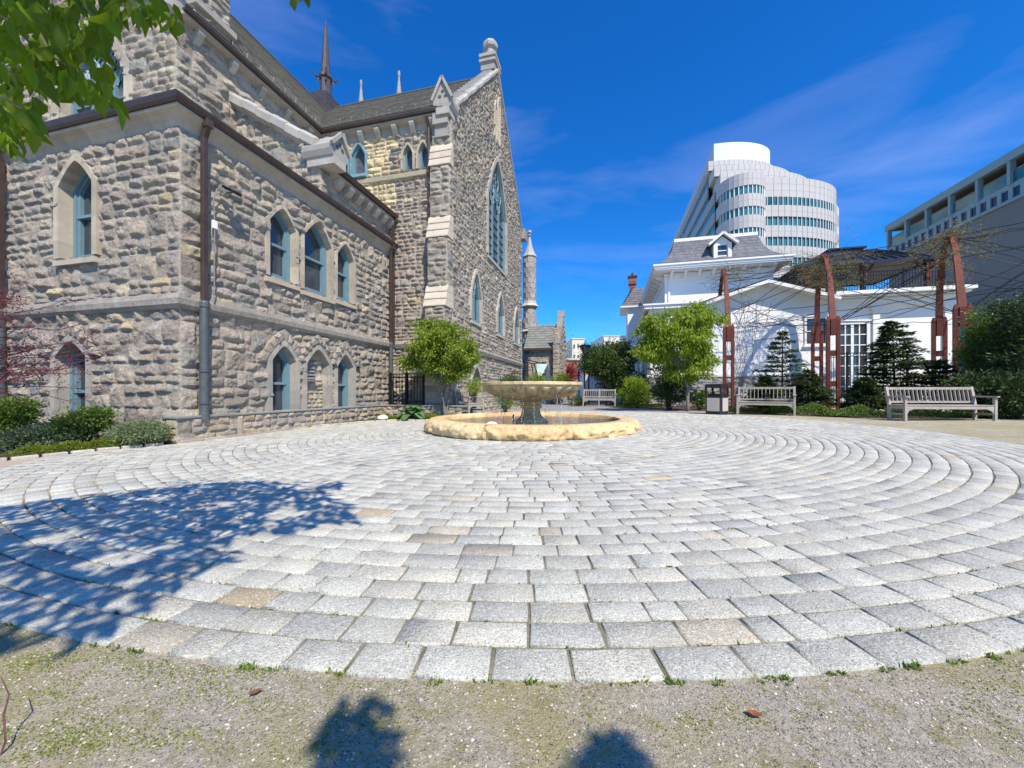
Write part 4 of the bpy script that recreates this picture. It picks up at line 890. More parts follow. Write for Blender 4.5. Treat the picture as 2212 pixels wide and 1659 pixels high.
# ------------------------------------------------------------------ white house
H0 = Vector((7.2, 20.2, .1))
hs_ = empty('white_house', H0, -R(TH), 'white stucco mansard-roofed house with bracketed eaves and a balcony, on a grey stone base', 'house')
def sm(name, mat, *boxes, parent=None, bevel=0, col=(1, 1, 1)):
    m_ = MB()
    for b in boxes: m_.box(*b, col=col)
    return m_.build(name, MT[mat], parent or hs_, bevel=bevel)
def hwin(x0, x1, z0, z1, nx=2, nz=2, F=None, t=.10, d=.1, mt=.022, double=False):
    f = MB()
    for a, b, c, e_ in ((x0-t, x0, z0-t, z1+t), (x1, x1+t, z0-t, z1+t), (x0, x1, z1, z1+t), (x0, x1, z0-t, z0)): f.box(a, b, -.02, .05, c, e_, F=F)
    f.box(x0-t-.06, x1+t+.06, 0, .12, z0-t-.07, z0-t, F=F); f.box(x0-t-.04, x1+t+.04, 0, .09, z1+t, z1+t+.06, F=F)
    for i in range(1, nx): x = x0+(x1-x0)*i/nx; k = mt*(2.6 if double and i == nx//2 else 1); f.box(x-k, x+k, -.03, .015, z0, z1, F=F)
    for i in range(1, nz): z = z0+(z1-z0)*i/nz; f.box(x0, x1, -.03, .01, z-mt, z+mt, F=F)
    o_ = f.build('window', MT['whitetrim'], hs_); MB().box(x0, x1, -.05, -.02, z0, z1, F=F).build('pane', MT['glass'], o_); return o_
FH = plane((0, 0), (1, 0), (0, -1)); FM = plane((0, 2.1), (1, 0), (0, -1))
def holed(name, x0, x1, z0, z1, holes, y, mat='white'):
    """front wall sheet with rectangular holes, 0.3 m thick"""
    m_ = MB(); xs = sorted({x0, x1}|{h[0] for h in holes}|{h[1] for h in holes}); zs = sorted({z0, z1}|{h[2] for h in holes}|{h[3] for h in holes})
    for a, b in zip(xs, xs[1:]):
        for c, d in zip(zs, zs[1:]):
            if any(h[0] <= a and b <= h[1] and h[2] <= c and d <= h[3] for h in holes): continue
            m_.add([(a, y, c), (b, y, c), (b, y, d), (a, y, d)], [(0, 1, 2, 3)])
    for a, b, c, d in holes: m_.add([(a, y, c), (b, y, c), (b, y, d), (a, y, d), (a, y+.2, c), (b, y+.2, c), (b, y+.2, d), (a, y+.2, d)], [(0, 4, 5, 1), (1, 5, 6, 2), (2, 6, 7, 3), (3, 7, 4, 0)])
    m_.add([(x0, y, z0), (x0, y+.3, z0), (x0, y+.3, z1), (x0, y, z1), (x1, y, z0), (x1, y+.3, z0), (x1, y+.3, z1), (x1, y, z1)], [(0, 3, 2, 1), (4, 5, 6, 7)])
    return m_.build(name, MT[mat], hs_)
sm('wall', 'white', (0, .3, .3, 8, 1.55, 5.1), (12.5, 12.8, .3, 8, 1.0, 5.2), (.3, 12.5, 7.7, 8, 0, 5.2))
holed('wall', 0, 8.1, 1.55, 5.2, [(7.05, 8.0, 2.95, 4.32)], 0)
holed('wall', 8.1, 12.8, .2, 4.72, [(8.4, 9.72, .45, 4.02)], .12)
sm('inner_wall', 'garage', (.35, 12.4, .6, .7, 0, 5.1), (.35, 12.4, .7, 7.6, 4.9, 5.15))
stone_wall('foundation', hs_, (-.02, 0), (1, 0), (0, -1), 8.1, -.3, 1.55, res=.035, seed=201, amp=.035, pal=[(.30, .30, .31), (.26, .265, .28), (.34, .335, .33), (.38, .36, .33)], tan=0, mat='greystone', bh=(.24, .38), bl=(.2, .6), d0=.05)
stone_wall('foundation', hs_, (0, 0), (0, 1), (-1, 0), 8, -.3, 1.55, res=.06, seed=202, amp=.03, pal=[(.30, .30, .31), (.26, .265, .28)], tan=0, mat='greystone', d0=.05)
sm('water_table', 'whitetrim', (-.10, 8.1, -.10, 0, 1.5, 1.62))
hwin(7.14, 7.92, 3.04, 4.24, 2, 2, FH, t=.09)
hwin(8.5, 9.62, .5, 3.92, 4, 7, plane((0, .12), (1, 0), (0, -1)), t=.12, double=True)
hwin(1.2, 2.2, 2.9, 4.4, 2, 2, FH)
# pilasters and entablature of the balcony wing
for x in (8.1, 9.82, 12.5): sm('pilaster', 'whitetrim', (x, x+.26, -.0, .12, .2, 4.5), (x-.05, x+.31, -.05, .12, 4.5, 4.62), (x-.08, x+.34, -.09, .12, 4.62, 4.71))
sm('entablature', 'whitetrim', (8.1, 12.9, -.08, .5, 4.72, 4.95), (8.1, 13.0, -.2, .5, 4.95, 5.02), (8.1, 13.15, -.42, .5, 5.1, 5.2), (8.1, 13.25, -.55, .5, 5.2, 5.36), (8.1, 13.0, -.12, .5, 5.02, 5.1))
sm('balcony_floor', 'garage', (6.4, 12.9, .5, 8, 5.2, 5.3))
# low gable over the front bay
mb = MB()
def rake(a, b, w_, t, y0, y1):
    a = Vector(a); b = Vector(b); mb.add([(a.x, y0, a.z-t), (b.x, y0, b.z-t), (b.x, y0, b.z), (a.x, y0, a.z), (a.x, y1, a.z-t), (b.x, y1, b.z-t), (b.x, y1, b.z), (a.x, y1, a.z)], [(0, 1, 2, 3), (4, 7, 6, 5), (0, 4, 5, 1), (3, 2, 6, 7), (0, 3, 7, 4), (1, 5, 6, 2)])
rake((2.4, 0, 5.15), (5.35, 0, 6.12), 0, .16, -.55, 1.2); rake((5.35, 0, 6.12), (8.3, 0, 5.15), 0, .16, -.55, 1.2)
mb.build('gable_fascia', MT['whitetrim'], hs_)
MB().prism([(2.6, .01, 5.0), (8.1, .01, 5.0), (8.1, .01, 5.1), (5.35, .01, 6.0), (2.6, .01, 5.1)], (0, .3, 0)).build('gable_wall', MT['white'], hs_)
mb = MB(); slate(mb, (2.4, -.5, 5.2), (2.4, 2.1, 5.2), (5.35, 2.1, 6.17), (5.35, -.5, 6.17), 8, 8, (.17, .175, .2)); slate(mb, (8.3, -.5, 5.2), (8.3, 2.1, 5.2), (5.35, 2.1, 6.17), (5.35, -.5, 6.17), 8, 8, (.17, .175, .2)); mb.build('gable_roof', MT['slate'], hs_)
sm('cornice', 'whitetrim', (-.25, 2.4, -.25, 1.0, 5.05, 5.22), (-.32, 2.4, -.32, 1.0, 5.22, 5.3)); sm('flat_roof', 'garage', (-.1, 6.5, .4, 2.2, 5.0, 5.1))
# main block
sm('main_wall', 'white', (1.1, 6.4, 2.1, 2.4, 5.0, 7.5), (1.1, 1.4, 2.4, 20, 1.5, 7.5), (6.1, 6.4, 2.4, 20, 5, 7.5), (1.1, 6.4, 19.7, 20, 0, 7.5))
sm('frieze', 'whitetrim', (1.0, 6.5, 2.02, 2.1, 7.0, 7.45), (1.02, 1.1, 2.1, 20, 7.0, 7.45)); sm('corner_board', 'whitetrim', (1.04, 1.3, 2.04, 2.1, 5.2, 7.0))
sm('eave', 'whitetrim', (.42, 7.1, 1.3, 20.5, 7.5, 7.58), (.38, 7.14, 1.26, 1.45, 7.58, 7.70), (.33, 7.2, 1.2, 1.5, 7.70, 7.79), (.38, .55, 1.45, 20.5, 7.58, 7.7), (.33, .55, 1.5, 20.5, 7.7, 7.79), (6.95, 7.2, 1.5, 20.5, 7.6, 7.79))
for k in range(8):
    x = 1.3+k*.72; mb = MB(); mb.prism([(x, 2.1, 7.49), (x, 1.42, 7.49), (x, 1.42, 7.40), (x, 1.62, 7.34), (x, 1.8, 7.22), (x, 1.95, 7.12), (x, 2.1, 7.1)], (.13, 0, 0)); mb.build('bracket', MT['whitetrim'], hs_)
for k in range(22):
    y = 2.6+k*.8; mb = MB(); mb.prism([(1.1, y, 7.49), (.55, y, 7.49), (.55, y, 7.40), (.85, y, 7.25), (1.1, y, 7.12)], (0, .13, 0)); mb.build('bracket', MT['whitetrim'], hs_)
mb = MB(); base_c = (.15, .155, .175)
lv_ = [(0, 7.80, 0), (.42, 7.98, .42), (.78, 8.3, .78), (1.05, 8.72, 1.05), (1.28, 9.42, 1.28)]
for (o0, z0_, _), (o1, z1_, _) in zip(lv_, lv_[1:]):
    rows = max(2, int((z1_-z0_)/.14))
    slate(mb, (.35+o0, 1.22+o0, z0_), (7.15-o0, 1.22+o0, z0_), (7.15-o1, 1.22+o1, z1_), (.35+o1, 1.22+o1, z1_), rows, 40, base_c, .008)
    slate(mb, (.35+o0, 20.4, z0_), (.35+o0, 1.22+o0, z0_), (.35+o1, 1.22+o1, z1_), (.35+o1, 20.4, z1_), rows, 60, base_c, .008)
    slate(mb, (7.15-o0, 20.4, z0_), (7.15-o0, 1.22+o0, z0_), (7.15-o1, 1.22+o1, z1_), (7.15-o1, 20.4, z1_), rows, 40, base_c, .008)
mb.build('roof', MT['slate'], hs_)
sm('roof_curb', 'whitetrim', (1.60, 5.9, 2.46, 2.62, 9.37, 9.55), (1.60, 1.75, 2.6, 20.3, 9.37, 9.55), (5.75, 5.9, 2.6, 20.3, 9.37, 9.55)); sm('roof_deck', 'garage', (1.7, 5.8, 2.55, 20.3, 9.35, 9.43))
def shr(m_): m_.v = [(3.95+(x-3.9)*.72, y, 7.98+(z-8.05)*.72) for x, y, z in m_.v]
# dormer
dm = MB(); dm.box(3.28, 3.52, 1.72, 3.0, 8.05, 9.25); dm.box(4.28, 4.52, 1.72, 3.0, 8.05, 9.25); dm.box(3.52, 4.28, 1.8, 1.9, 8.05, 8.3); dm.prism([(3.28, 1.78, 9.25), (4.52, 1.78, 9.25), (3.9, 1.78, 9.8)], (0, 1.5, 0)); dm.box(3.52, 4.28, 1.78, 1.9, 9.1, 9.25)
shr(dm); d_o = dm.build('dormer', MT['whitetrim'], hs_)
mb = MB()
for s_ in (-1, 1): mb.bar((3.9+s_*1.0, 1.55, 9.12), (3.9, 1.55, 9.98), .08, .16, (0, 0, 1)); mb.bar((3.9+s_*1.0, 1.62, 9.05), (3.9, 1.62, 9.90), .12, .08, (0, 0, 1))
shr(mb); mb.build('bargeboard', MT['whitetrim'], d_o)
mb = MB(); slate(mb, (2.9, 1.5, 9.17), (2.9, 3.2, 9.17), (3.9, 3.2, 10.02), (3.9, 1.5, 10.02), 5, 6, base_c); slate(mb, (4.9, 1.5, 9.17), (4.9, 3.2, 9.17), (3.9, 3.2, 10.02), (3.9, 1.5, 10.02), 5, 6, base_c); shr(mb); mb.build('dormer_roof', MT['slate'], d_o)
mb = MB(); mb.box(3.55, 4.25, 1.84, 1.87, 8.3, 9.1); shr(mb); mb.build('pane', MT['glass'], d_o); mb = MB(); mb.box(3.52, 4.28, 1.80, 1.84, 8.66, 8.72); mb.box(3.52, 3.58, 1.8, 1.84, 8.3, 9.1); mb.box(4.22, 4.28, 1.8, 1.84, 8.3, 9.1); mb.box(3.52, 4.28, 1.8, 1.84, 8.28, 8.34); shr(mb); mb.build('sash', MT['whitetrim'], d_o)
# chimney
mb = MB()
for k in range(60):
    z = 4.0+k*.11; 
    for s_ in range(3): mb.box(-.35+s_*.17+.002, -.35+(s_+1)*.17-.004, 12.9, 13.4, z, z+.10, g((.30, .105, .075), .2))
mb.box(-.42, .24, 12.82, 13.48, 9.9, 10.05, (.28, .1, .07)); mb.box(-.38, .20, 12.86, 13.44, 10.1, 10.5, (.3, .12, .09)); mb.box(-.46, .28, 12.78, 13.52, 10.5, 10.62, (.08, .07, .07)); mb.lathe([(.12, 10.6), (.14, 10.75), (.04, 10.95), (.01, 11.0)], 8, (-.09, 13.15, 0), (.05, .05, .05))
mb.build('chimney', MT['brick'], hs_)
sm('side_bay', 'white', (-.6, 1.1, 10.5, 13.5, 1.0, 7.4)); mb = MB(); slate(mb, (-1.1, 10.3, 7.5), (-1.1, 13.7, 7.5), (-.2, 13.7, 9.0), (-.2, 10.3, 9.0), 8, 10, base_c); slate(mb, (-1.1, 10.3, 7.5), (.6, 10.3, 7.5), (.6, 10.9, 9.0), (-.2, 10.9, 9.0), 8, 6, base_c); mb.build('bay_roof', MT['slate'], hs_); sm('bay_eave', 'whitetrim', (-1.15, .6, 10.2, 13.8, 7.38, 7.5))
mb = MB()
for x, y in ((-.02, 3.3), (-.02, 6.4)): P_ = arch(y, y+1.3, 1.6, 3.3, 4.0); mb.add([(x, a, z) for a, z in P_], [tuple(range(len(P_)))])
mb.build('side_window', MT['glass'], hs_)
sm('rain_pipe', 'whitetrim', (1.22, 1.32, 1.98, 2.06, 5.2, 7.3)); sm('rain_pipe', 'whitetrim', (.05, .15, -.1, -.02, 1.6, 5.1)); sm('rain_pipe', 'whitetrim', (6.35, 6.47, 2.0, 2.1, 5.6, 7.5))
# balcony pavilion with dark seamed roof on timber posts
mb = MB(); ea = [(7.0, .4), (12.6, .4), (12.6, 5.0), (7.0, 5.0)]; tp = [(8.9, 2.2), (11.2, 2.2), (11.2, 3.4), (8.9, 3.4)]
for k in range(4):
    a, b = Vector((*ea[k], 6.95)), Vector((*ea[(k+1) % 4], 6.95)); c, d = Vector((*tp[(k+1) % 4], 8.0)), Vector((*tp[k], 8.0)); mb.add([a, b, c, d], [(0, 1, 2, 3)]); mb.add([a-Vector((0, 0, .12)), b-Vector((0, 0, .12)), b, a], [(0, 1, 2, 3)])
    for i in range(1, 14): mb.bar(a.lerp(b, i/14)+Vector((0, 0, .03)), d.lerp(c, i/14)+Vector((0, 0, .03)), .035, .05)
mb.add([(*p, 8.0) for p in tp], [(0, 1, 2, 3)]); mb.add([(*p, 6.9) for p in ea], [(3, 2, 1, 0)])
mb.prism([(9.4, 2.5, 8.0), (10.7, 2.5, 8.0), (10.7, 3.1, 8.0), (9.4, 3.1, 8.0)], (0, 0, .25)); mb.box(9.2, 10.9, 2.4, 3.2, 8.22, 8.3)
mb.build('pavilion_roof', MT['darkroof'], hs_)
for x in (7.35, 9.7, 12.2): sm('pavilion_post', 'rust', (x, x+.18, .6, .78, 5.3, 6.95)); mb = MB(); mb.bar((x+.09, .69, 6.2), (x+.5, .69, 6.85), .09, .09); mb.bar((x+.09, .69, 6.2), (x-.35, .69, 6.85), .09, .09); mb.build('brace', MT['rust'], hs_)
mb = MB(); mb.bar((6.6, .35, 6.4), (12.75, .35, 6.4), .05, .05); mb.bar((6.6, .35, 5.45), (12.75, .35, 5.45), .04, .04); mb.bar((6.6, .35, 6.22), (12.75, .35, 6.22), .03, .03)
for k in range(58): x = 6.6+k*.107; mb.bar((x, .35, 5.35), (x, .35, 6.4), .02, .02, (1, 0, 0))
for k in range(5): x = 6.6+k*1.53; mb.bar((x, .35, 5.3), (x, .35, 6.5), .06, .06, (1, 0, 0))
mb.build('balcony_railing', MT['darkmetal'], hs_)
sm('rear_wall', 'white', (7.6, 9.3, 5.0, 5.2, 5.3, 6.9), (10.0, 11.2, 4.6, 4.8, 5.3, 6.4)); mb = MB(); mb.prism([(9.9, 4.6, 6.4), (11.3, 4.6, 6.4), (10.6, 4.6, 6.95)], (0, .6, 0)); mb.build('rear_gable', MT['whitetrim'], hs_)

# ------------------------------------------------------------------ curved office tower
T0 = Vector((42.3, 80.0, 0)); tw = empty('office_tower', T0, -R(TH), 'white curved office block with stepped terraces and bands of green glass', 'office building')
PWH = (.50, .475, .455)
def front(q0, a, b, pc, n=26, extra=0.0):
    """quarter-ellipse front: from the left corner (q0, pc-b) round to (q0+a, pc) then back"""
    pts = [(q0+a*math.sin(t*math.pi/2/n), pc-b*math.cos(t*math.pi/2/n)) for t in range(n+1)]
    return pts
def band(mb, pts, z0, z1, col=PWH, close=None, joints=True):
    for (x0, y0), (x1, y1) in zip(pts, pts[1:]): mb.add([(x0, y0, z0), (x1, y1, z0), (x1, y1, z1), (x0, y0, z1)], [(0, 1, 2, 3)], g(col, .025))
def slab(mb, pts, z, back, col=(.5, .5, .5)):
    P_ = list(pts)+[(pts[-1][0], back), (pts[0][0], back)]; mb.add([(x, y, z) for x, y in P_], [tuple(range(len(P_)))], col)
def seams(mb, pts, z0, z1, rows=2, off=.03):
    for (x, y) in pts[::1]: mb.box(x-.02, x+.02, y-off, y+.03, z0, z1, (.42, .41, .40))
    for k in range(1, rows): 
        z = z0+(z1-z0)*k/rows; band(mb, [(x, y-.02) for x, y in pts], z-.015, z+.015, (.42, .41, .40))
PCY = 10.0; BK = 62
tiers = [(-1.2, 15.6, 9.5, 47.2, 49.2), (-.5, 17.8, 11.2, 45.0, 47.1), (.3, 20.3, 12.6, 42.8, 44.9), (.0, 25.4, 13.7, 38.9, 42.7)]
for q0, a, b, z0_, z1_ in tiers:
    pts = front(q0, a, b, PCY, 24); mb = MB(); band(mb, pts, z0_, z1_); P_ = [(x, y) for x, y in pts]+[(pts[-1][0], BK), (0, BK), (0, 3.4), (q0, 3.4)]
    for z_ in (z0_, z1_): mb.add([(x, y, z_) for x, y in P_], [tuple(range(len(P_)))], (.4, .4, .4))
    mb.add([(q0, pts[0][1], z0_), (q0, 3.4, z0_), (q0, 3.4, z1_), (q0, pts[0][1], z1_)], [(0, 1, 2, 3)], (.5, .5, .5))
    s_ = front(q0, a+.02, b+.02, PCY, 24); seams(mb, s_, z0_, z1_, 2 if z1_-z0_ < 3 else 3); mb.build('terrace', MT['panel'], tw)
mb = MB()
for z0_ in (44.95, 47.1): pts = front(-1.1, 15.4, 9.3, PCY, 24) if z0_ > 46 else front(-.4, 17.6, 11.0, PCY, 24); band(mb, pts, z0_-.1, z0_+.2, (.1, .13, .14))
mb.build('shadow_gap', MT['navy'], tw)  # dark-coloured strips standing in for the shadow lines between terraces
pts = front(.2, 13.1, 8.0, PCY, 24); mb = MB(); band(mb, pts, 49.2, 53.6, (.66, .70, .74)); slab(mb, pts, 53.6, BK, (.66, .70, .74)); mb.add([(.2, pts[0][1], 49.7), (.2, BK, 49.7), (.2, BK, 53.6), (.2, pts[0][1], 53.6)], [(0, 1, 2, 3)], (.5, .53, .56)); mb.build('penthouse', MT['panel'], tw)
fl = [38.9-3.95*k for k in range(10)]
for k, zt in enumerate(fl):
    pts = front(0, 25.8, 13.9, PCY, 30); wp = front(.1, 25.5, 13.6, PCY, 30)
    mb = MB(); band(mb, wp, zt-1.75, zt, (1, 1, 1)); gl = mb.build('window_band', MT['teal'], tw)
    mb = MB()
    for i, (x, y) in enumerate(front(.1, 25.7, 13.8, PCY, 38)):
        if i % (5 if i < 45 else 4) == 0 or True: mb.box(x-.05, x+.05, y-.02, y+.12, zt-1.75, zt, (.7, .7, .7))
    mb.build('mullion', MT['panel'], gl)
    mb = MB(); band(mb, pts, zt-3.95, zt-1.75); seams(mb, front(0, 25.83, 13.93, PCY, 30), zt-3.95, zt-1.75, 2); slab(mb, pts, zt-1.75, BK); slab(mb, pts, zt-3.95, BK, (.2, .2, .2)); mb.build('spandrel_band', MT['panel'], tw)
mb = MB(); mb.add([(25.8, PCY, 0), (25.8, BK, 0), (25.8, BK, 39), (25.8, PCY, 39)], [(0, 1, 2, 3)], (.5, .5, .5)); mb.add([(0, BK, 0), (27.2, BK, 0), (27.2, BK, 43), (0, BK, 43)], [(0, 1, 2, 3)], (.5, .5, .5)); mb.build('rear_wall', MT['panel'], tw)
# receding left side with glass strips
mb = MB()
for k in range(13):
    zt = 49.2-3.95*k
    if zt < 2: break
    y0_ = 3.4 if k < 2 else -2.0
    mb.box(-.8, -.5, y0_, 57, zt-2.1, zt, (.36, .36, .355))  # panels coloured darker than the front, so this side looks shaded
mb.box(-1.0, -.8, 30, 31.5, 0, 46, (.4, .4, .4)); mb.add([(-.8, 57, 0), (0, 57, 0), (0, 57, 49.2), (-.8, 57, 49.2)], [(0, 1, 2, 3)], (.5, .5, .5)); mb.build('side_wall', MT['panel'], tw)
mb = MB(); mb.add([(-.55, 3.3, 0), (-.55, 57, 0), (-.55, 57, 47.6), (-.55, 3.3, 47.6)], [(0, 1, 2, 3)]).add([(-.55, -2, 0), (-.55, 3.3, 0), (-.55, 3.3, 41.5), (-.55, -2, 41.5)], [(0, 1, 2, 3)]); mb.build('side_glass', MT['teal'], tw)
# rounded corner bay
cb = [(3.6-4.0*math.cos(t*math.pi/16), -4.0-4.0*math.sin(t*math.pi/16)) for t in range(17)]; cb = [(-.4, 3.3)]+cb+[(7.6, 5)]
for k in range(9):
    zt = 41.6-3.95*k
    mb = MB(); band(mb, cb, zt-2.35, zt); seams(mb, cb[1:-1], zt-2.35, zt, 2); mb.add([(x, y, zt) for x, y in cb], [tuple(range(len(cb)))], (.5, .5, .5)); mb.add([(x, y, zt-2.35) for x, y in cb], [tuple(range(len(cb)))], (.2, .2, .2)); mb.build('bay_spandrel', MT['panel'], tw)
    ci = [(3.6+(x-3.6)*.95, -4+(y+4)*.95) for x, y in cb]; mb = MB(); band(mb, ci, zt-3.95, zt-2.3, (1, 1, 1)); go_ = mb.build('bay_window', MT['teal'], tw)
    for x, y in (cb[1:-1] if k < 3 else []): MB().box(3.6+(x-3.6)*.97-.07, 3.6+(x-3.6)*.97+.07, -4+(y+4)*.97-.07, -4+(y+4)*.97+.07, zt-3.95, zt-2.35, (.7, .7, .7)).build('mullion', MT['panel'], go_)

# ------------------------------------------------------------------ grey parking building on the right
G0 = Vector((58.8, 60.0, 0)); gb = empty('parking_building', G0, -R(TH), 'large blank grey building with a blue-grey open top deck at far right', 'building')
TZ = 26.8; LN = 45
sm('wall', 'garage', (0, 30, -LN, 0, 0, TZ-5.15), parent=gb)
sm('roof_deck', 'garage', (0, 30, -LN, 0, TZ-.6, TZ-.1), parent=gb); sm('fascia', 'steelblue', (-.35, .2, -LN, .1, TZ-.95, TZ), (-.35, 30, .1, .4, TZ-.95, TZ), parent=gb)
sm('ledge', 'steelblue', (-.25, .1, -LN, .1, TZ-5.45, TZ-5.15), (-.1, .3, -LN, .1, TZ-3.75, TZ-3.4), parent=gb)
sm('deck_floor', 'garage', (.3, 30, -LN, 0, TZ-3.8, TZ-3.45), parent=gb); sm('core_wall', 'garage', (9, 9.3, -LN, -.5, TZ-3.4, TZ-.6), parent=gb); sm('deck_beam', 'aggregate', (1.5, 2.2, -LN, -.2, TZ-1.6, TZ-1.1), parent=gb)
for k in range(13): sm('column', 'steelblue', (-.28, .25, -k*3.75-.25, -k*3.75+.1, TZ-3.5, TZ-.9), parent=gb)
sm('end_wall', 'steelblue', (-.2, 30, -.05, .2, TZ-5.2, TZ-3.4), parent=gb)
for k in range(13): sm('deck_glass', 'teal', (.0, .04, -(k+1)*3.75+.1, -k*3.75-.25, TZ-3.4, TZ-2.1), parent=gb)
for k in range(36):
    y = -.35-k*1.25; o = sm('window', 'navy', (-.02, .1, y-.8, y, TZ-5.0, TZ-3.95), parent=gb); sm('mullion', 'steelblue', (-.16, .1, y, y+.45, TZ-5.15, TZ-3.75), parent=gb)
sm('sill_band', 'steelblue', (-.1, .1, -LN, 0, TZ-5.15, TZ-5.0), (-.1, .1, -LN, 0, TZ-3.95, TZ-3.75), parent=gb)

# ------------------------------------------------------------------ far buildings through the gap
def far_building(name, label, px0, px1, pytop, Z, dep, mat, col=(1, 1, 1), wins=None, cat='building'):
    a = at(px0, pytop, Z); b = at(px1, pytop, Z); e = empty(name, (a.x, a.y, 0), 0, label, cat); w_ = b.x-a.x; h = a.z
    MB().box(0, w_, 0, dep, 0, h, col).build('wall', MT[mat], e)
    MB().box(-.15, w_+.15, -.15, dep+.15, h, h+.25, (.6, .6, .58)).build('parapet', MT['panel'], e)
    if wins:
        nx, nz = wins
        for i in range(nx):
            for j in range(nz):
                x = w_*(i+.3)/nx; z = h*(j+.45)/(nz+.3); MB().box(x, x+w_*.4/nx, -.04, .04, z, z+h*.35/nz).build('window', MT['glass'], e)
    return e
far_building('apartment_building', 'cream block with a stepped top seen above the brick house in the gap', 1236, 1262, 733, 95, 12, 'panel', (.72, .66, .55), (3, 5))
far_building('apartment_building', 'white flat-topped block seen over the round tree behind the fountain', 1304, 1372, 727, 105, 14, 'panel', (.74, .73, .72), (5, 5))
far_building('garage', 'low white garage wall seen through the black gate pickets', 1264, 1345, 792, 36, 5, 'white', (1, 1, 1), None, 'garage')
far_building('brick_house', 'low red brick house with cream trim seen beyond the church porch', 1196, 1258, 778, 48, 10, 'brick', (.34, .17, .12), (3, 2), 'house')
# ------------------------------------------------------------------ vegetation
er = np.random.RandomState(17)
def unit(a): return a/np.maximum(np.linalg.norm(a, axis=-1, keepdims=True), 1e-9)
def leaves(name, mat, P, D, size, width=.5, parent=None, col=None, ovate=False, fold=.15, jit=.25, nrm=None):
    """one small folded blade per point; P centres, D pointing directions"""
    n = len(P); P = np.asarray(P, float); D = unit(np.asarray(D, float)); size = np.asarray(size)*np.ones(n)
    rn = er.normal(size=(n, 3)) if nrm is None else nrm+er.normal(size=(n, 3))*.35
    Sd = unit(np.cross(D, rn)); Nn = np.cross(Sd, D); L_ = size[:, None]; W_ = L_*width/2
    if ovate:
        v = [P, P+D*L_*.22+Sd*W_*.9+Nn*W_*fold, P+D*L_*.55+Sd*W_*.85+Nn*W_*fold, P+D*L_-Nn*L_*.12, P+D*L_*.55-Sd*W_*.85+Nn*W_*fold, P+D*L_*.22-Sd*W_*.9+Nn*W_*fold]
        V = np.stack(v, 1).reshape(-1, 3); b = np.arange(n)[:, None]*6
        F = np.concatenate([b+[0, 1, 2, 3], b+[0, 3, 4, 5]], 0)
    else:
        v = [P, P+D*L_*.45+Sd*W_+Nn*W_*fold, P+D*L_, P+D*L_*.45-Sd*W_+Nn*W_*fold]
        V = np.stack(v, 1).reshape(-1, 3); b = np.arange(n)[:, None]*4
        F = np.concatenate([b+[0, 1, 2], b+[0, 2, 3]], 0)
    k = (1+er.uniform(-jit, jit, (n, 1)))*(1+er.uniform(-.08, .08, (n, 3)))
    c = k if col is None else k*np.asarray(col)
    return npmesh(name, V, F, MT[mat], parent, np.concatenate([c, c], 0))
def blob(c, r, ncl, nl, spread, bias=.45):
    """leaf centres grouped in clusters inside an ellipsoid; returns points, outward directions, cluster centres"""
    c = np.array(c, float); r = np.array(r, float)
    u = unit(er.normal(size=(ncl, 3))); rad = er.uniform(0, 1, (ncl, 1))**bias
    cc = c+u*rad*r*(1+er.uniform(-.12, .12, (ncl, 1)))
    P = np.repeat(cc, nl, 0)+er.normal(size=(ncl*nl, 3))*spread*np.array([1, 1, .65])
    return P, unit((P-c)/r), cc
def limb(mb, a, b, r0, r1, n=5, wob=.06, sag=0.0):
    a = Vector(a); b = Vector(b); L_ = (b-a).length; pts = [a]
    for i in range(1, n): pts.append(a.lerp(b, i/n)+Vector((random.gauss(0, 1), random.gauss(0, 1), random.gauss(0, .5)))*wob*L_*.5+Vector((0, 0, sag*math.sin(math.pi*i/n))))
    pts.append(b); mb.tube(pts, [r0+(r1-r0)*i/n for i in range(n+1)], 6); return pts
def tree(name, label, cat, base, forks, lobes, mat, leaf, width, ncl, nl, spread, bark='bark', r0=.06, droop=.5, group=None, shade=None, up=0.1, stems=1, ovate=False):
    """lobes: [(centre, radii, weight)] relative to base"""
    e = empty(name, base, 0, label, cat, group); PP = []; DD = []; CCs = []
    tot = sum(l[2] for l in lobes)
    for c, r, w_ in lobes:
        P, D, cc = blob(c, r, max(3, int(ncl*w_/tot)), nl, spread); PP.append(P); DD.append(D); CCs.append(cc)
    P = np.concatenate(PP); D = np.concatenate(DD); cc = np.concatenate(CCs)
    D = D*.6+er.normal(size=P.shape)*.5+np.array([0, 0, -droop+up])
    leaves('crown', mat, P, D, er.uniform(.7, 1.25, len(P))*leaf, width, e, ovate=ovate)
    mb = MB(); fk = Vector(forks); tops = []
    for s_ in range(stems):
        o_ = Vector((random.uniform(-1, 1), random.uniform(-1, 1), 0))*(.05 if stems > 1 else 0); f = fk+Vector((random.uniform(-1, 1), random.uniform(-1, 1), 0))*(.18 if stems > 1 else 0)
        limb(mb, o_-Vector((0, 0, .1)), f, r0, r0*.72, 5, .03); tops.append(f)
    tr_ = mb.build('trunk', MT[bark], e, smooth=True); mb = MB()
    for i in range(0, len(cc), max(1, len(cc)//34)):
        f = random.choice(tops); q = Vector(cc[i]); m_ = f.lerp(q, .5)+Vector((0, 0, .1*(q-f).length)); p = limb(mb, f, m_, r0*.45, r0*.25, 3, .06); limb(mb, m_, q, r0*.25, r0*.06, 3, .1)
        for _ in range(2): limb(mb, m_, q+Vector((random.gauss(0, spread), random.gauss(0, spread), random.gauss(0, spread))), r0*.14, r0*.05, 3, .1)
    b_ = mb.build('branches', MT[bark], e, smooth=True); return e
def lob(base, px, py, rx, ry, Z, depth=1.0, w_=1.0):
    c = at(px, py, Z)-Vector(base); k = Z/FPX; return ((c.x, c.y, c.z), (rx*k, rx*k*depth, ry*k), w_)
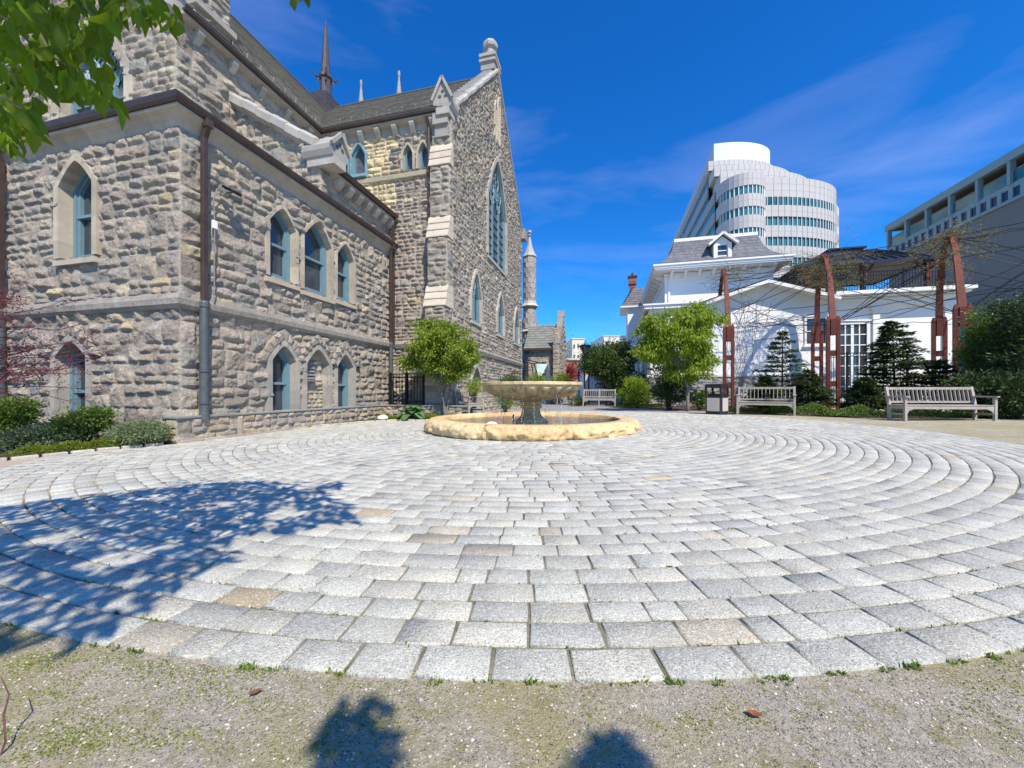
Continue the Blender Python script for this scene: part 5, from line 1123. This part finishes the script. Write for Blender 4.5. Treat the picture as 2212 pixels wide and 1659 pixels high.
# small maple in the hosta bed
b = cw(2.5, 5.95, .06); Z = b.y
tree('maple_tree', 'small bushy bright green maple standing behind the hosta at the church corner', 'tree', b, (0, 0, .95),
     [lob(b, 955, 752, 74, 48, Z, 1, 2), lob(b, 950, 720, 55, 30, Z), lob(b, 905, 775, 36, 26, Z, 1, .7), lob(b, 1005, 770, 34, 34, Z, 1, .9), lob(b, 960, 800, 48, 24, Z, 1, .8)],
     'leaf_maple', .085, .6, 190, 105, .11, r0=.045, droop=.55, stems=3)
# lime green tree by the white house
b = Vector((6.85, 15.0, .08)); Z = 15.0
tree('ash_tree', 'round-headed lime green tree with a slim grey trunk left of the litter bin', 'tree', b, (0, 0, 1.5),
     [lob(b, 1425, 712, 44, 42, Z, 1, 1.6), lob(b, 1500, 692, 52, 36, Z, 1, 1.7), lob(b, 1462, 735, 62, 38, Z, 1, 1.8), lob(b, 1405, 752, 28, 26, Z, 1, .7), lob(b, 1512, 768, 40, 26, Z, 1, .8), lob(b, 1482, 800, 44, 20, Z, 1, .7), lob(b, 1430, 775, 34, 14, Z, 1, .4)],
     'leaf_lime', .13, .36, 260, 120, .13, r0=.075, droop=1.1)
b = Vector((5.7, 22.8, .05)); Z = 22.8
tree('round_tree', 'dense dark green round tree behind the bench beyond the fountain', 'tree', b, (0, 0, 1.0),
     [lob(b, 1310, 785, 56, 40, Z, 1, 3), lob(b, 1290, 775, 38, 30, Z), lob(b, 1340, 770, 32, 34, Z), lob(b, 1330, 820, 36, 24, Z)], 'leaf_dark', .13, .5, 230, 100, .2, r0=.08, droop=.3)
def shrub(name, label, base, lobes, mat, leaf, width, ncl, nl, spread, cat='shrub', group=None, droop=.1, bark='darkbark', jit=.3):
    e = empty(name, base, 0, label, cat, group); PP = []; DD = []; cs = []
    tot = sum(l[2] for l in lobes)
    for c, r, w_ in lobes: P, D, cc = blob(c, r, max(2, int(ncl*w_/tot)), nl, spread, .4); PP.append(P); DD.append(D); cs.append(cc)
    P = np.concatenate(PP); D = np.concatenate(DD); k = P[:, 2] > -.02; P = P[k]; D = D[k]
    leaves('foliage', mat, P, D*.8+er.normal(size=P.shape)*.5+np.array([0, 0, .25-droop]), er.uniform(.7, 1.3, len(P))*leaf, width, e, jit=jit)
    mb = MB(); cc = np.concatenate(cs)
    for i in range(0, len(cc), max(1, len(cc)//16)): limb(mb, (random.gauss(0, .04), random.gauss(0, .04), -.05), cc[i], .014, .004, 3, .08)
    mb.build('stems', MT[bark], e); return e
def shp(px, py0, py1, rx, Z, z0=None): 
    """simple shrub frame: base point and one lobe from pixel extents"""
    b = at(px, py1, Z); b.z = gz(b.x) if z0 is None else z0; c = at(px, (py0+py1)/2, Z)-b; k = Z/FPX; return b, ((c.x, c.y, c.z), (rx*k, rx*k, (py1-py0)/2*k), 1)
b, l_ = shp(1378, 820, 872, 36, 18.5, .1); l2 = lob(b, 1375, 832, 22, 18, 18.3, 1, .4)
shrub('shrub', 'bright yellow-green rounded shrub right of the bench beyond the fountain', b, [l_, l2], 'leaf_lime', .10, .5, 60, 60, .12)
b, l_ = shp(1445, 800, 880, 34, 16.2, .1)
shrub('conifer_shrub', 'dark bronze-green upright conifer shrub left of the lime green tree trunk', b, [l_, lob(b, 1425, 825, 22, 40, 16.2), lob(b, 1465, 845, 30, 34, 16.3), lob(b, 1450, 800, 12, 26, 16.2, 1, .4)], 'needle', .12, .3, 130, 55, .12)
b, l_ = shp(1360, 808, 868, 34, 24.5, .1); shrub('dark_hedge', 'deep green hedge in the shade along the side of the white house', b, [l_, lob(b, 1395, 835, 22, 30, 23)], 'leaf_dark', .12, .5, 80, 60, .2)
b, l_ = shp(1512, 848, 876, 16, 15.6, .1); shrub('shrub', 'small broad-leaved green plant right of the lime green tree trunk', b, [l_], 'leaf_mid', .11, .6, 16, 40, .07)
b, l_ = shp(1535, 850, 880, 18, 16.4, .1); shrub('shrub', 'low dark shrub hidden behind the litter bin', b, [l_], 'leaf_dark', .09, .6, 18, 40, .08)
def conifer(name, label, base, h, rad, nlev, mat='needle', dens=1.0, lean=(0, 0), group=None, open_=.5):
    e = empty(name, base, 0, label, 'conifer', group); mb = MB(); top = Vector((lean[0], lean[1], h)); mb.tube([(0, 0, -.1), top*.5, top], [.04, .028, .008], 6); mb.build('trunk', MT['darkbark'], e)
    mb = MB(); PP = []; DD = []
    for i in range(nlev):
        t = (i+.5)/nlev; z = h*(.10+.88*t); R_ = rad*(1-t)**.75*random.uniform(.8, 1.15)+.06; nb = max(3, int(7*dens))
        for k in range(nb):
            a = random.uniform(0, 2*math.pi); d = Vector((math.cos(a), math.sin(a), 0)); L_ = R_*random.uniform(.65, 1.1); o_ = top*(z/h)
            pts = [o_+d*L_*u+Vector((0, 0, L_*(.28*u-.22*u*u+random.uniform(-.02, .02)))) for u in (0, .35, .7, 1)]; mb.tube(pts, [.012, .009, .006, .003], 4)
            m_ = int(95*L_/max(rad, .3)*dens)+24; u = np.clip(er.beta(2.2, 1.3, m_), open_*.5, 1); side = er.uniform(-1, 1, m_); dv = np.array(d); sv_ = np.array((-d.y, d.x, 0))
            B = np.array(o_)+dv*(L_*u)[:, None]+sv_*(side*L_*.30*(1.1-u*.5))[:, None]; B[:, 2] += L_*(.28*u-.22*u*u)+er.normal(size=m_)*.03
            PP.append(B); DD.append(dv*.8+sv_*(side*.9)[:, None]+er.normal(size=(m_, 3))*.22)
    mb.build('branches', MT['darkbark'], e); P = np.concatenate(PP)
    leaves('foliage', mat, P, np.concatenate(DD), er.uniform(.05, .12, len(P))*(1+rad*.2), .42, e, nrm=np.array([0, 0, 1.0])); return e
b = at(1690, 870, 13.6); b.z = .13; conifer('fir_tree', 'thin open-branched young conifer behind the shaded bench', b, at(1690, 712, 13.6).z-.13, 1.05, 15, dens=.9)
b = at(1935, 880, 12.6); b.z = .15; conifer('fir_tree', 'dark layered conifer with a nodding tip left of the arch behind the long bench', b, at(1935, 690, 12.6).z-.15, 1.35, 19, dens=1.5, lean=(-.12, 0))
for (px, Z, hy, rd, lb) in ((1745, 13.4, 800, .85, 'low spreading conifer at the foot of the vine-topped arch'), (1655, 13.2, 815, .7, 'low dark conifer spilling over the back of the shaded bench'), (2030, 11.9, 778, 1.0, 'spreading dark conifer between the legs of the arch behind the long bench'), (1868, 12.0, 818, .6, 'low dark conifer beside the black picket fence')):
    b = at(px, 880, Z); b.z = .15; conifer('low_conifer', lb, b, at(px, hy, Z).z-.1, rd, 9, dens=1.5, group='low conifers behind the benches')
for i, (px, Z, ty, rx, mt_) in enumerate(((2110, 11.6, 680, 34, 'leaf_mid'), (2148, 11.2, 705, 32, 'leaf_mid'), (2195, 10.6, 655, 44, 'needle'), (2250, 10.0, 640, 60, 'needle'))):
    b, l_ = shp(px, ty, 880, rx, Z, .1); k = Z/FPX
    lobes = [((0, 0, (l_[0][2])*.8), (rx*k, rx*k, l_[0][2]*.8), 2)]+[((random.uniform(-.5, .5)*rx*k, random.uniform(-.5, .3)*rx*k, l_[0][2]*random.uniform(1.1, 1.6)), (rx*k*.38, rx*k*.38, l_[0][2]*.42), .6) for _ in range(3)]
    shrub('arborvitae', ['narrow olive-green arborvitae nearest the right-hand arch', 'olive-green arborvitae second from the right-hand arch', 'tall dark arborvitae at the right edge of the picture', 'broad dark arborvitae beyond the right edge'][i], b, lobes, mt_, .10, .35, 120, 60, .12, cat='arborvitae', group='evergreens at the right')
for (px, Z, rx, ty, lb) in ((2120, 10.4, 50, 800, 'spreading dark juniper behind the right end of the long bench'), (2190, 9.9, 46, 812, 'dark juniper at the right edge behind the long bench')):
    b, l_ = shp(px, ty, 892, rx, Z, .12); shrub('juniper', lb, b, [l_], 'needle', .11, .3, 90, 60, .12, cat='juniper')
# ground cover hedge rows
def cover(name, label, pts, wd, h, mat, n, leaf, cat='ground cover', width=.5):
    P = []
    for _ in range(n):
        i = random.randrange(len(pts)-1); u = random.random(); x = pts[i][0]+(pts[i+1][0]-pts[i][0])*u; y = pts[i][1]+(pts[i+1][1]-pts[i][1])*u
        v = random.gauss(0, .42); hh = h*(1-min(1, abs(v))**2*.6)*(.8+.35*math.sin(x*7.1+y*5.3)*math.sin(y*9+x*3)); P.append((x+v*wd*.3, y+v*wd, gz(x)+.02+hh*random.random()**.5))
    P = np.array(P); D = er.normal(size=P.shape)*.7+np.array([0, 0, .6]); o = leaves(name, mat, P, D, er.uniform(.6, 1.3, n)*leaf, width, jit=.3); return tag(o, label, cat, None, 'stuff')
cover('ground_cover', 'low mounded green ground cover between the two right-hand benches', [(8.6, 13.0), (9.3, 11.6), (9.9, 10.9)], .42, .34, 'leaf_mid', 9000, .055)
cover('ground_cover', 'dark low ground cover behind and right of the long bench', [(9.9, 10.9), (11.5, 10.3), (14.5, 9.6)], .32, .32, 'leaf_dark', 9000, .05)
cover('ground_cover', 'sparse dark ground cover under the shaded bench', [(7.4, 13.9), (8.4, 13.2), (9.0, 12.6)], .3, .2, 'leaf_mid', 3500, .05)
cover('creeping_juniper', 'yellow-green creeping juniper in front of the bright shrub beyond the fountain', [(5.2, 19.2), (7.0, 17.6)], .45, .18, 'leaf_maple', 3500, .07, width=.25)
cover('creeping_juniper', 'flat green creeping juniper along the kerb right of the hosta', [tuple(cw(1.9, 5.75)[:2]), tuple(cw(2.9, 5.9)[:2])], .24, .16, 'leaf_maple', 3500, .06, width=.25)
cover('creeping_juniper', 'flat reddish-green creeping juniper along the kerb left of the hosta', [tuple(cw(.5, 5.4)[:2]), tuple(cw(1.1, 5.8)[:2])], .2, .12, 'leaf_maple', 2200, .06, width=.25)
# hosta
e = empty('hosta', cw(1.55, 5.6, .06), 0, 'broad-leaved pale green hosta clump at the corner of the garden wall', 'hosta'); mb = MB()
for k in range(46):
    a = random.uniform(0, 2*math.pi); L_ = random.uniform(.16, .30); el = random.uniform(.1, 1.1); d = Vector((math.cos(a), math.sin(a), 0)); s_ = Vector((-d.y, d.x, 0)); w_ = L_*.42
    st = d*random.uniform(.08, .36)*(1.15-el*.7); c0 = st+Vector((0, 0, .12+.36*el*random.uniform(.6, 1))); dn = (d*math.cos(el*.5-.35)+Vector((0, 0, math.sin(el*.6-.45)))).normalized(); up_ = s_.cross(dn)
    if up_.z < 0: up_ = -up_
    rows = []
    for u, ww in ((0, .15), (.15, .75), (.4, 1), (.7, .75), (.9, .3), (1, .02)):
        c = c0+dn*L_*u-Vector((0, 0, .35*L_*u*u)); rows.append([c-s_*w_*ww+up_*w_*ww*.18, c, c+s_*w_*ww+up_*w_*ww*.18])
    vs = [p for r_ in rows for p in r_]; fs = [(i*3+j, i*3+j+1, i*3+j+4, i*3+j+3) for i in range(5) for j in range(2)]; col = g((1, 1, 1), .25); lm = MB().add(vs, fs, col).tube([(0, 0, 0), st*.6+Vector((0, 0, .12)), c0], .006, 4, col=(1.1, 1.2, .7)); mb.add(lm.v, lm.f, col)
mb.build('foliage', MT['hosta'], e, smooth=True)
o = MB().lathe([(.0, 0), (.14, .01), (.16, .06), (.12, .12), (.03, .14)], 10, fn=lambda r_, z, a: r_*(1+.15*math.sin(2*a+z*9))).build('boulder', MT['whitestone'], smooth=True); o.location = cw(.75, 5.25, .06); tag(o, 'small pale boulder left of the hosta', 'boulder')
# shrub bed at far left
def ls(px, y0, y1, rx, Z): b = at(px, y1, Z); b.z = gz(b.x)+.03; k = Z/FPX; c = at(px, (y0+y1)/2, Z)-b; return b, [((c.x, c.y, c.z), (rx*k, rx*k*.9, (y1-y0)/2*k), 1)]
b, l_ = ls(28, 860, 935, 34, 6.6); shrub('shrub', 'yellow-green leafy shrub at the left edge of the picture', b, l_, 'leaf_mid', .06, .5, 60, 60, .07)
b, l_ = ls(175, 897, 955, 46, 6.6); shrub('shrub', 'loose green leafy shrub under the lower window left of the church corner', b, l_+[lob(b, 200, 900, 30, 20, 6.6, 1, .5)], 'leaf_mid', .05, .5, 90, 60, .07)
b, l_ = ls(75, 926, 972, 62, 6.2); shrub('catmint', 'grey-green mounded catmint at far left', b, l_, 'leaf_sage', .035, .5, 130, 70, .055, group='catmint mounds')
b, l_ = ls(300, 914, 957, 50, 6.5); shrub('catmint', 'grey-green mounded catmint nearest the church corner', b, l_, 'leaf_sage', .035, .5, 120, 70, .055, group='catmint mounds')
cover('creeping_juniper', 'yellow-green creeping juniper spilling over the kerb in the left bed', [(-6.9, 5.35), (-6.35, 6.3), (-6.2, 6.6)], .16, .17, 'leaf_maple', 5500, .05, width=.22)
# purple-leaved maple reaching in from the left
e = empty('purple_maple', (-7.75, 5.35, -.06), 0, 'thin purple-leaved maple with reddish twigs at the left edge', 'tree'); mb = MB(); tips = []
mb.tube([(0, 0, -.1), (.03, .02, .8), (-.02, .05, 1.6), (.02, .0, 2.4)], [.045, .04, .035, .02], 7); mb.build('trunk', MT['darkbark'], e); mb = MB()
for k in range(34):
    z0_ = random.uniform(.7, 2.2); a = random.gauss(.1, .9); L_ = random.uniform(.7, 1.75)*(1 if z0_ < 2 else .6); d = Vector((math.cos(a), math.sin(a)*.8, random.uniform(-.05, .5))); p0 = Vector((0, .03, z0_)); p = limb(mb, p0, p0+d*L_, .011, .003, 6, .09)
    for q in p[1:]:
        tips.append(q)
        for _ in range(2): r_ = limb(mb, q, q+Vector((random.uniform(-.1, .35), random.gauss(0, .2), random.uniform(-.08, .2))), .004, .0015, 3, .15); tips += r_[1:]
mb.build('branches', MT['purpletwig'], e); T = np.array([tuple(t) for t in tips]); P = np.repeat(T, 3, 0)+er.normal(size=(len(T)*3, 3))*.035
leaves('crown', 'leaf_plum', P, er.normal(size=P.shape)+np.array([.2, 0, -.3]), er.uniform(.02, .045, len(P)), .4, e)
# beyond the fountain
b, l_ = shp(1228, 790, 832, 24, 30, .2); shrub('japanese_maple', 'crimson dwarf maple near the far gate beyond the fountain', b, [l_, lob(b, 1240, 800, 14, 16, 30, 1, .5)], 'leaf_red', .12, .4, 50, 50, .16, cat='dwarf maple')
b, l_ = shp(1212, 808, 838, 20, 24, .2); shrub('shrub', 'low yellow-green shrub in front of the crimson dwarf maple', b, [l_], 'leaf_maple', .10, .4, 34, 50, .12)
b, l_ = shp(1215, 735, 800, 22, 42, .2); shrub('shrub', 'loose twiggy green bush against the far brick house', b, [l_], 'leaf_mid', .14, .4, 30, 26, .5)
b, l_ = shp(1100, 812, 846, 26, 19, .4); shrub('shrub', 'small dark green shrub behind the short terrace fence', b, [l_], 'leaf_dark', .08, .5, 40, 50, .12)
b, l_ = shp(1160, 808, 838, 20, 19, .4); shrub('shrub', 'green and yellow shrub at the foot of the curved handrail', b, [l_], 'leaf_maple', .08, .5, 30, 50, .12)
b, l_ = shp(1025, 820, 852, 14, 14.2, .3); shrub('shrub', 'little bright green shrub above the pale bench at left', b, [l_], 'leaf_lime', .07, .5, 20, 40, .08)
b, l_ = shp(1090, 845, 884, 28, 15.5, .0); shrub('shrub', 'mixed low shrub seen between the fountain bowl and its basin at left', b, [l_], 'leaf_mid', .07, .4, 40, 50, .12)
b, l_ = shp(1245, 855, 880, 16, 21.5, .0); shrub('shrub', 'white-flecked dark shrub left of the bench beyond the fountain', b, [l_], 'leaf_dark', .08, .5, 24, 50, .12)
for px, Z, ty, rx in ((1190, 60, 720, 16), (1290, 62, 725, 14), (1330, 60, 728, 20)):
    b, l_ = shp(px, ty, 850, rx, Z, .2); shrub('distant_tree', 'sparse twiggy tree in the distance, '+{1190: 'just right of the church porch', 1290: 'left of the white block', 1330: 'above the round tree'}[px], b, [l_], 'vineleaf', .3, .4, 30, 24, 1.0, cat='tree', group='distant trees')

# ------------------------------------------------------------------ vines on the arbour
def vine(i, label, nst, nlf, spread, zlo):
    rec = PTS[i]; e = empty('vine', rec[0][0], 0, label, 'vine', 'vines on the steel arches'); o_ = rec[0][0]; mb = MB(); tips = []
    allp = [p for s_ in rec for p in s_[:6] if p.z > zlo]; amp_ = [.2, .34, .25, .3][i]
    nb = [p for j in (i-1, i+1) if 0 <= j < 4 for s_ in PTS[j] for p in s_[2:6]]
    for k in range(nst):
        p = random.choice(allp).copy(); q_ = random.choice(nb); t = (q_-p).normalized(); p = p.lerp(q_, random.random()**2*amp_); pts = [p-o_]; d = (t*random.uniform(-1, 1)+Vector((random.gauss(0, .35), random.gauss(0, .35), random.gauss(-.1, .15)))).normalized()
        for _ in range(random.randint(5, 10)):
            d = (d+Vector((random.gauss(0, .45), random.gauss(0, .45), random.gauss(-.03, .2)))).normalized(); p = p+d*spread*random.uniform(.10, .2); pts.append(p-o_)
        mb.tube(pts, [.012-.009*j/len(pts) for j in range(len(pts))], 4, cap=False); tips += pts[2:]
    mb.build('stems', MT['vinewood'], e); T = np.array([tuple(t) for t in tips]); k = er.randint(0, len(T), nlf); P = T[k]+er.normal(size=(nlf, 3))*np.array([.10, .10, .06])
    leaves('foliage', 'vineleaf', P, er.normal(size=P.shape)+np.array([0, 0, .3]), er.uniform(.035, .08, nlf), .35, e); return e
vine(0, 'sparse pale vine starting up the arch nearest the litter bin', 46, 900, 1.1, 5.4)
vine(1, 'thick brown and olive vine tangle over the arch before the french door', 120, 3800, 1.1, 5.7)
vine(2, 'olive vine wrapping the upper beams of the arch behind the long bench', 90, 2800, .85, 5.2)
e = empty('climbing_vine', PTS[0][0][0]+Vector((.5, .1, -.4)), 0, 'bare climbing vine with tangled thin stems right of the arch nearest the litter bin', 'vine'); mb = MB()
for k in range(16):
    p = Vector((random.uniform(-.1, .35), random.uniform(-.1, .1), -3.1)); pts = [p]
    for j in range(13): p = p+Vector((random.gauss(.02, .09), random.gauss(0, .05), .36)); pts.append(p)
    mb.tube(pts, .008, 4, cap=False)
    for j in range(4): q = random.choice(pts[4:]); limb(mb, q, q+Vector((random.uniform(-.3, .8), random.gauss(0, .1), random.uniform(-.3, .3))), .004, .002, 4, .2)
mb.build('stems', MT['vinewood'], e)

# ------------------------------------------------------------------ weeds, pebbles, fallen leaves
P = []; Dd = []; sz = []
for _ in range(420):
    rr_ = PR-.142*random.choice([0, 0, 0, 1, 1, 2, 2, 3, 4, 5, 6, 8, 10, 13, 16, 20])+random.uniform(-.01, .01); a = -math.pi/2+random.gauss(0, .32)
    x = PC[0]+rr_*math.cos(a); y = PC[1]+rr_*math.sin(a)
    if blocked(x, y): continue
    for c in range(random.randint(1, 4)):
        cx, cy = x+random.gauss(0, .02), y+random.gauss(0, .006)
        for _ in range(random.randint(5, 12)): P.append((cx+random.gauss(0, .006), cy+random.gauss(0, .004), gz(cx)+GT-.012)); Dd.append((random.gauss(0, .6), random.gauss(0, .6), .8)); sz.append(random.uniform(.005, .018)*random.choice([.7, 1, 1.3]))
o = leaves('weeds', 'leaf_mid', P, Dd, np.array(sz), .4, jit=.4); tag(o, 'small green weeds growing in the joints of the paving', 'weeds', None, 'stuff')
P = []; Dd = []; sz = []; cl = []
hot = [(random.uniform(-1.7, -.3), random.uniform(.88, 1.4)) for _ in range(110)]+[(random.uniform(.1, 2.1), random.uniform(.95, 1.5)) for _ in range(60)]
for cx, cy in hot:
    for _ in range(random.randint(20, 110)):
        x = cx+random.gauss(0, .05); y = cy+random.gauss(0, .022)
        if math.hypot(x-PC[0], y-PC[1]) < PR+.01: continue
        P.append((x, y, gz(x)+.001)); Dd.append((random.gauss(0, 1), random.gauss(0, 1), .7)); sz.append(random.uniform(.003, .008))
o = leaves('moss', 'leaf_maple', P, Dd, np.array(sz), .7, jit=.35); tag(o, 'tufts of yellow-green moss on the gravel in the foreground', 'moss', None, 'stuff')
n = 26000; x = er.uniform(-2.2, 2.6, n); y = er.uniform(.7, 2.2, n); k = np.hypot(x-PC[0], y-PC[1]) > PR+.004; x = x[k]; y = y[k]; n = len(x); s_ = er.uniform(.0018, .0048, n)
gzv = 0.012*(x-0.44); o6 = np.array([(1, 0, 0), (0, 1, 0), (-1, 0, 0), (0, -1, 0), (0, 0, .7), (0, 0, -.5)]); V = np.stack([x, y, gzv+s_*.3], 1)[:, None, :]+o6[None]*s_[:, None, None]*er.uniform(.6, 1.3, (n, 6, 1)); b6 = np.arange(n)[:, None]*6
F = np.concatenate([b6+f for f in ([0, 1, 4], [1, 2, 4], [2, 3, 4], [3, 0, 4])], 0); cc = np.array([(.42, .38, .32), (.30, .27, .23), (.55, .51, .45), (.22, .2, .18), (.36, .31, .27)])[er.randint(0, 5, n)]*er.uniform(.8, 1.2, (n, 1))
tag(npmesh('gravel', V.reshape(-1, 3), F, MT['dressed'], None, np.tile(cc, (4, 1))), 'loose small pebbles on the gravel in the foreground', 'gravel', None, 'stuff')
def fallen(px, py, col, L_, rz, label):
    b = at(px, py, EYE*FPX/(py-HY)); m_ = MB(); pts = []
    for i in range(6):
        u = i/5; w_ = L_*.26*math.sin(math.pi*min(1, u*.95+.05)); z = L_*.22*abs(u-.45)
        pts += [(L_*(u-.5), -w_, z+w_*.4), (L_*(u-.5), 0, z), (L_*(u-.5), w_, z+w_*.5)]
    m_.add(pts, [(i*3+j, i*3+j+1, i*3+j+4, i*3+j+3) for i in range(5) for j in range(2)]); o = m_.build('fallen_leaf', mk('dry_leaf', col, .7, vary=(60, .3))); o.location = (b.x, b.y, gz(b.x)+.008); o.rotation_euler = (0, 0, rz); tag(o, label, 'leaf', 'fallen leaves on the gravel')
fallen(1631, 1553, (.26, .075, .03), .038, -.5, 'curled red-brown dry leaf on the gravel at right')
fallen(552, 1492, (.16, .07, .03), .034, .7, 'curled dark brown dry leaf at the edge of the paving at left')
m_ = MB(); m_.tube([at(-20, 1700, .9), at(12, 1600, .93), at(8, 1545, .95), at(20, 1500, .97), at(2, 1462, 1.0)], [.0022, .0022, .002, .0016, .001], 5); tag(m_.build('stem', MT['purpletwig']), 'thin dark red plant stem at the lower left corner', 'stem')

# ------------------------------------------------------------------ overhanging tree whose leaves hang in at the upper left and shade the paving
def gp(px, py): Z = EYE*FPX/(py-HY); return ((px-CX)/FPX*Z, Z)
SH = [[gp(*v) for v in q] for q in (
    [(-400, 1130), (0, 1085), (130, 1068), (300, 1052), (430, 1040), (560, 1032), (620, 1040), (735, 1036), (745, 1050), (690, 1064), (730, 1082), (775, 1112), (770, 1128), (700, 1130), (640, 1142), (560, 1140), (500, 1165), (505, 1205), (440, 1232), (420, 1262), (360, 1290), (330, 1315), (250, 1330), (200, 1375), (60, 1390), (-400, 1480)],
    [(670, 1720), (685, 1640), (705, 1560), (740, 1525), (790, 1515), (835, 1525), (855, 1545), (820, 1580), (830, 1620), (860, 1720)],
    [(1190, 1720), (1260, 1650), (1285, 1610), (1315, 1590), (1345, 1585), (1365, 1615), (1400, 1645), (1430, 1720)])]
VM = [[(0, -20), (255, -20), (258, 50), (215, 90), (250, 210), (212, 222), (176, 150), (150, 222), (128, 150), (98, 155), (86, 225), (74, 300), (52, 318), (0, 300)], [(262, -20), (376, -20), (378, 60), (352, 68), (340, 30), (290, 38), (266, 10)], [(630, -30), (668, -30), (664, 2), (650, -8)]]
def seen(x, y, z):
    if y <= .05: return None
    px = CX+x/y*FPX; py = HY-(z-EYE)/y*FPX
    return (px, py) if -70 < px < 2290 and -75 < py < 1730 else None
tk = 1/math.tan(R(SUN_EL)); PP = []; DD = []; SZ = []
def put(x, y, z, s_, dz=-.9):
    v = seen(x, y, z)
    if v and not any(inpoly(v[0], v[1], m) for m in VM): return False
    PP.append((x, y, z)); DD.append((random.gauss(0, .42), random.gauss(0, .42), dz)); SZ.append(s_); return True
for qi, (n_, hlo, hhi) in enumerate(((3500, 2.3, 4.4), (170, 2.5, 3.1), (150, 2.5, 3.1))):
    q = SH[qi]; xs_ = [v[0] for v in q]; ys_ = [v[1] for v in q]; c = 0; tries = 0
    while c < n_ and tries < 90000:
        tries += 1; x = random.uniform(min(xs_), max(xs_)); y = random.uniform(min(ys_), max(ys_))
        if not inpoly(x, y, q): continue
        if qi == 0 and math.sin(x*5.1+1.3*y)*math.sin(y*6.3-x*2.2) > .66 and random.random() < .9: continue
        h = random.uniform(hlo, hhi); c += put(x+SUN_H.x*tk*h, y+SUN_H.y*tk*h, h+.03, random.uniform(.085, .15) if qi == 0 else random.uniform(.05, .09), -.45)
# hanging sprays that show in the frame
for m_, n_ in ((VM[0], 620), (VM[1], 60), (VM[2], 3)):
    xs_ = [v[0] for v in m_]; ys_ = [v[1] for v in m_]; c = 0
    while c < n_:
        px = random.uniform(min(xs_), max(xs_)); py = random.uniform(min(ys_), max(ys_))
        if not inpoly(px, py, m_): continue
        if m_ is VM[0] and math.sin(px*.045+2)*math.sin(py*.05+px*.02) > .42: continue
        Z = random.uniform(1.0, 1.9); p = at(px, py, Z); PP.append(tuple(p)); DD.append((random.gauss(0, .28), random.gauss(0, .3), -1)); SZ.append(random.uniform(.045, .085)); c += 1
e = empty('overhanging_tree', (-3.3, -1.3, -.06), 0, 'large tree at the upper left whose drooping green leaves hang into the picture', 'tree'); o0 = np.array([-3.3, -1.3, -.06])
P = np.array(PP); leaves('crown', 'leaf_near', P-o0, DD, np.array(SZ), .46, e, ovate=True, jit=.3, fold=.3)
mb = MB(); mb.tube([(0, 0, -.2), (.03, .02, 1.2), (.1, .1, 2.3), (.25, .3, 3.2)], [.17, .14, .12, .10], 10); mb.build('trunk', MT['bark'], e, smooth=True); mb = MB()
mb.tube([(.1, .1, 2.1), (.1, .1, 3.35)], .06, 8)
for k in range(24):
    t = P[random.choice([random.randrange(3400), len(P)-1-random.randrange(680)])]-o0; a = Vector((.1, .1, random.uniform(2.2, 3.2))); b_ = Vector(t); w0 = b_+Vector(o0); m1 = a.lerp(b_, .55)+Vector((0, 0, .35))
    bad = any((lambda v: v and not any(inpoly(v[0], v[1], m) for m in VM))(seen(*(Vector(o0)+q))) for q in [a.lerp(m1, u/6) for u in range(7)]+[m1.lerp(b_, u/8) for u in range(9)])
    if bad: continue
    limb(mb, a, m1, .02, .009, 4, .05); limb(mb, m1, b_, .009, .003, 4, .04)
mb.build('branches', MT['bark'], e)
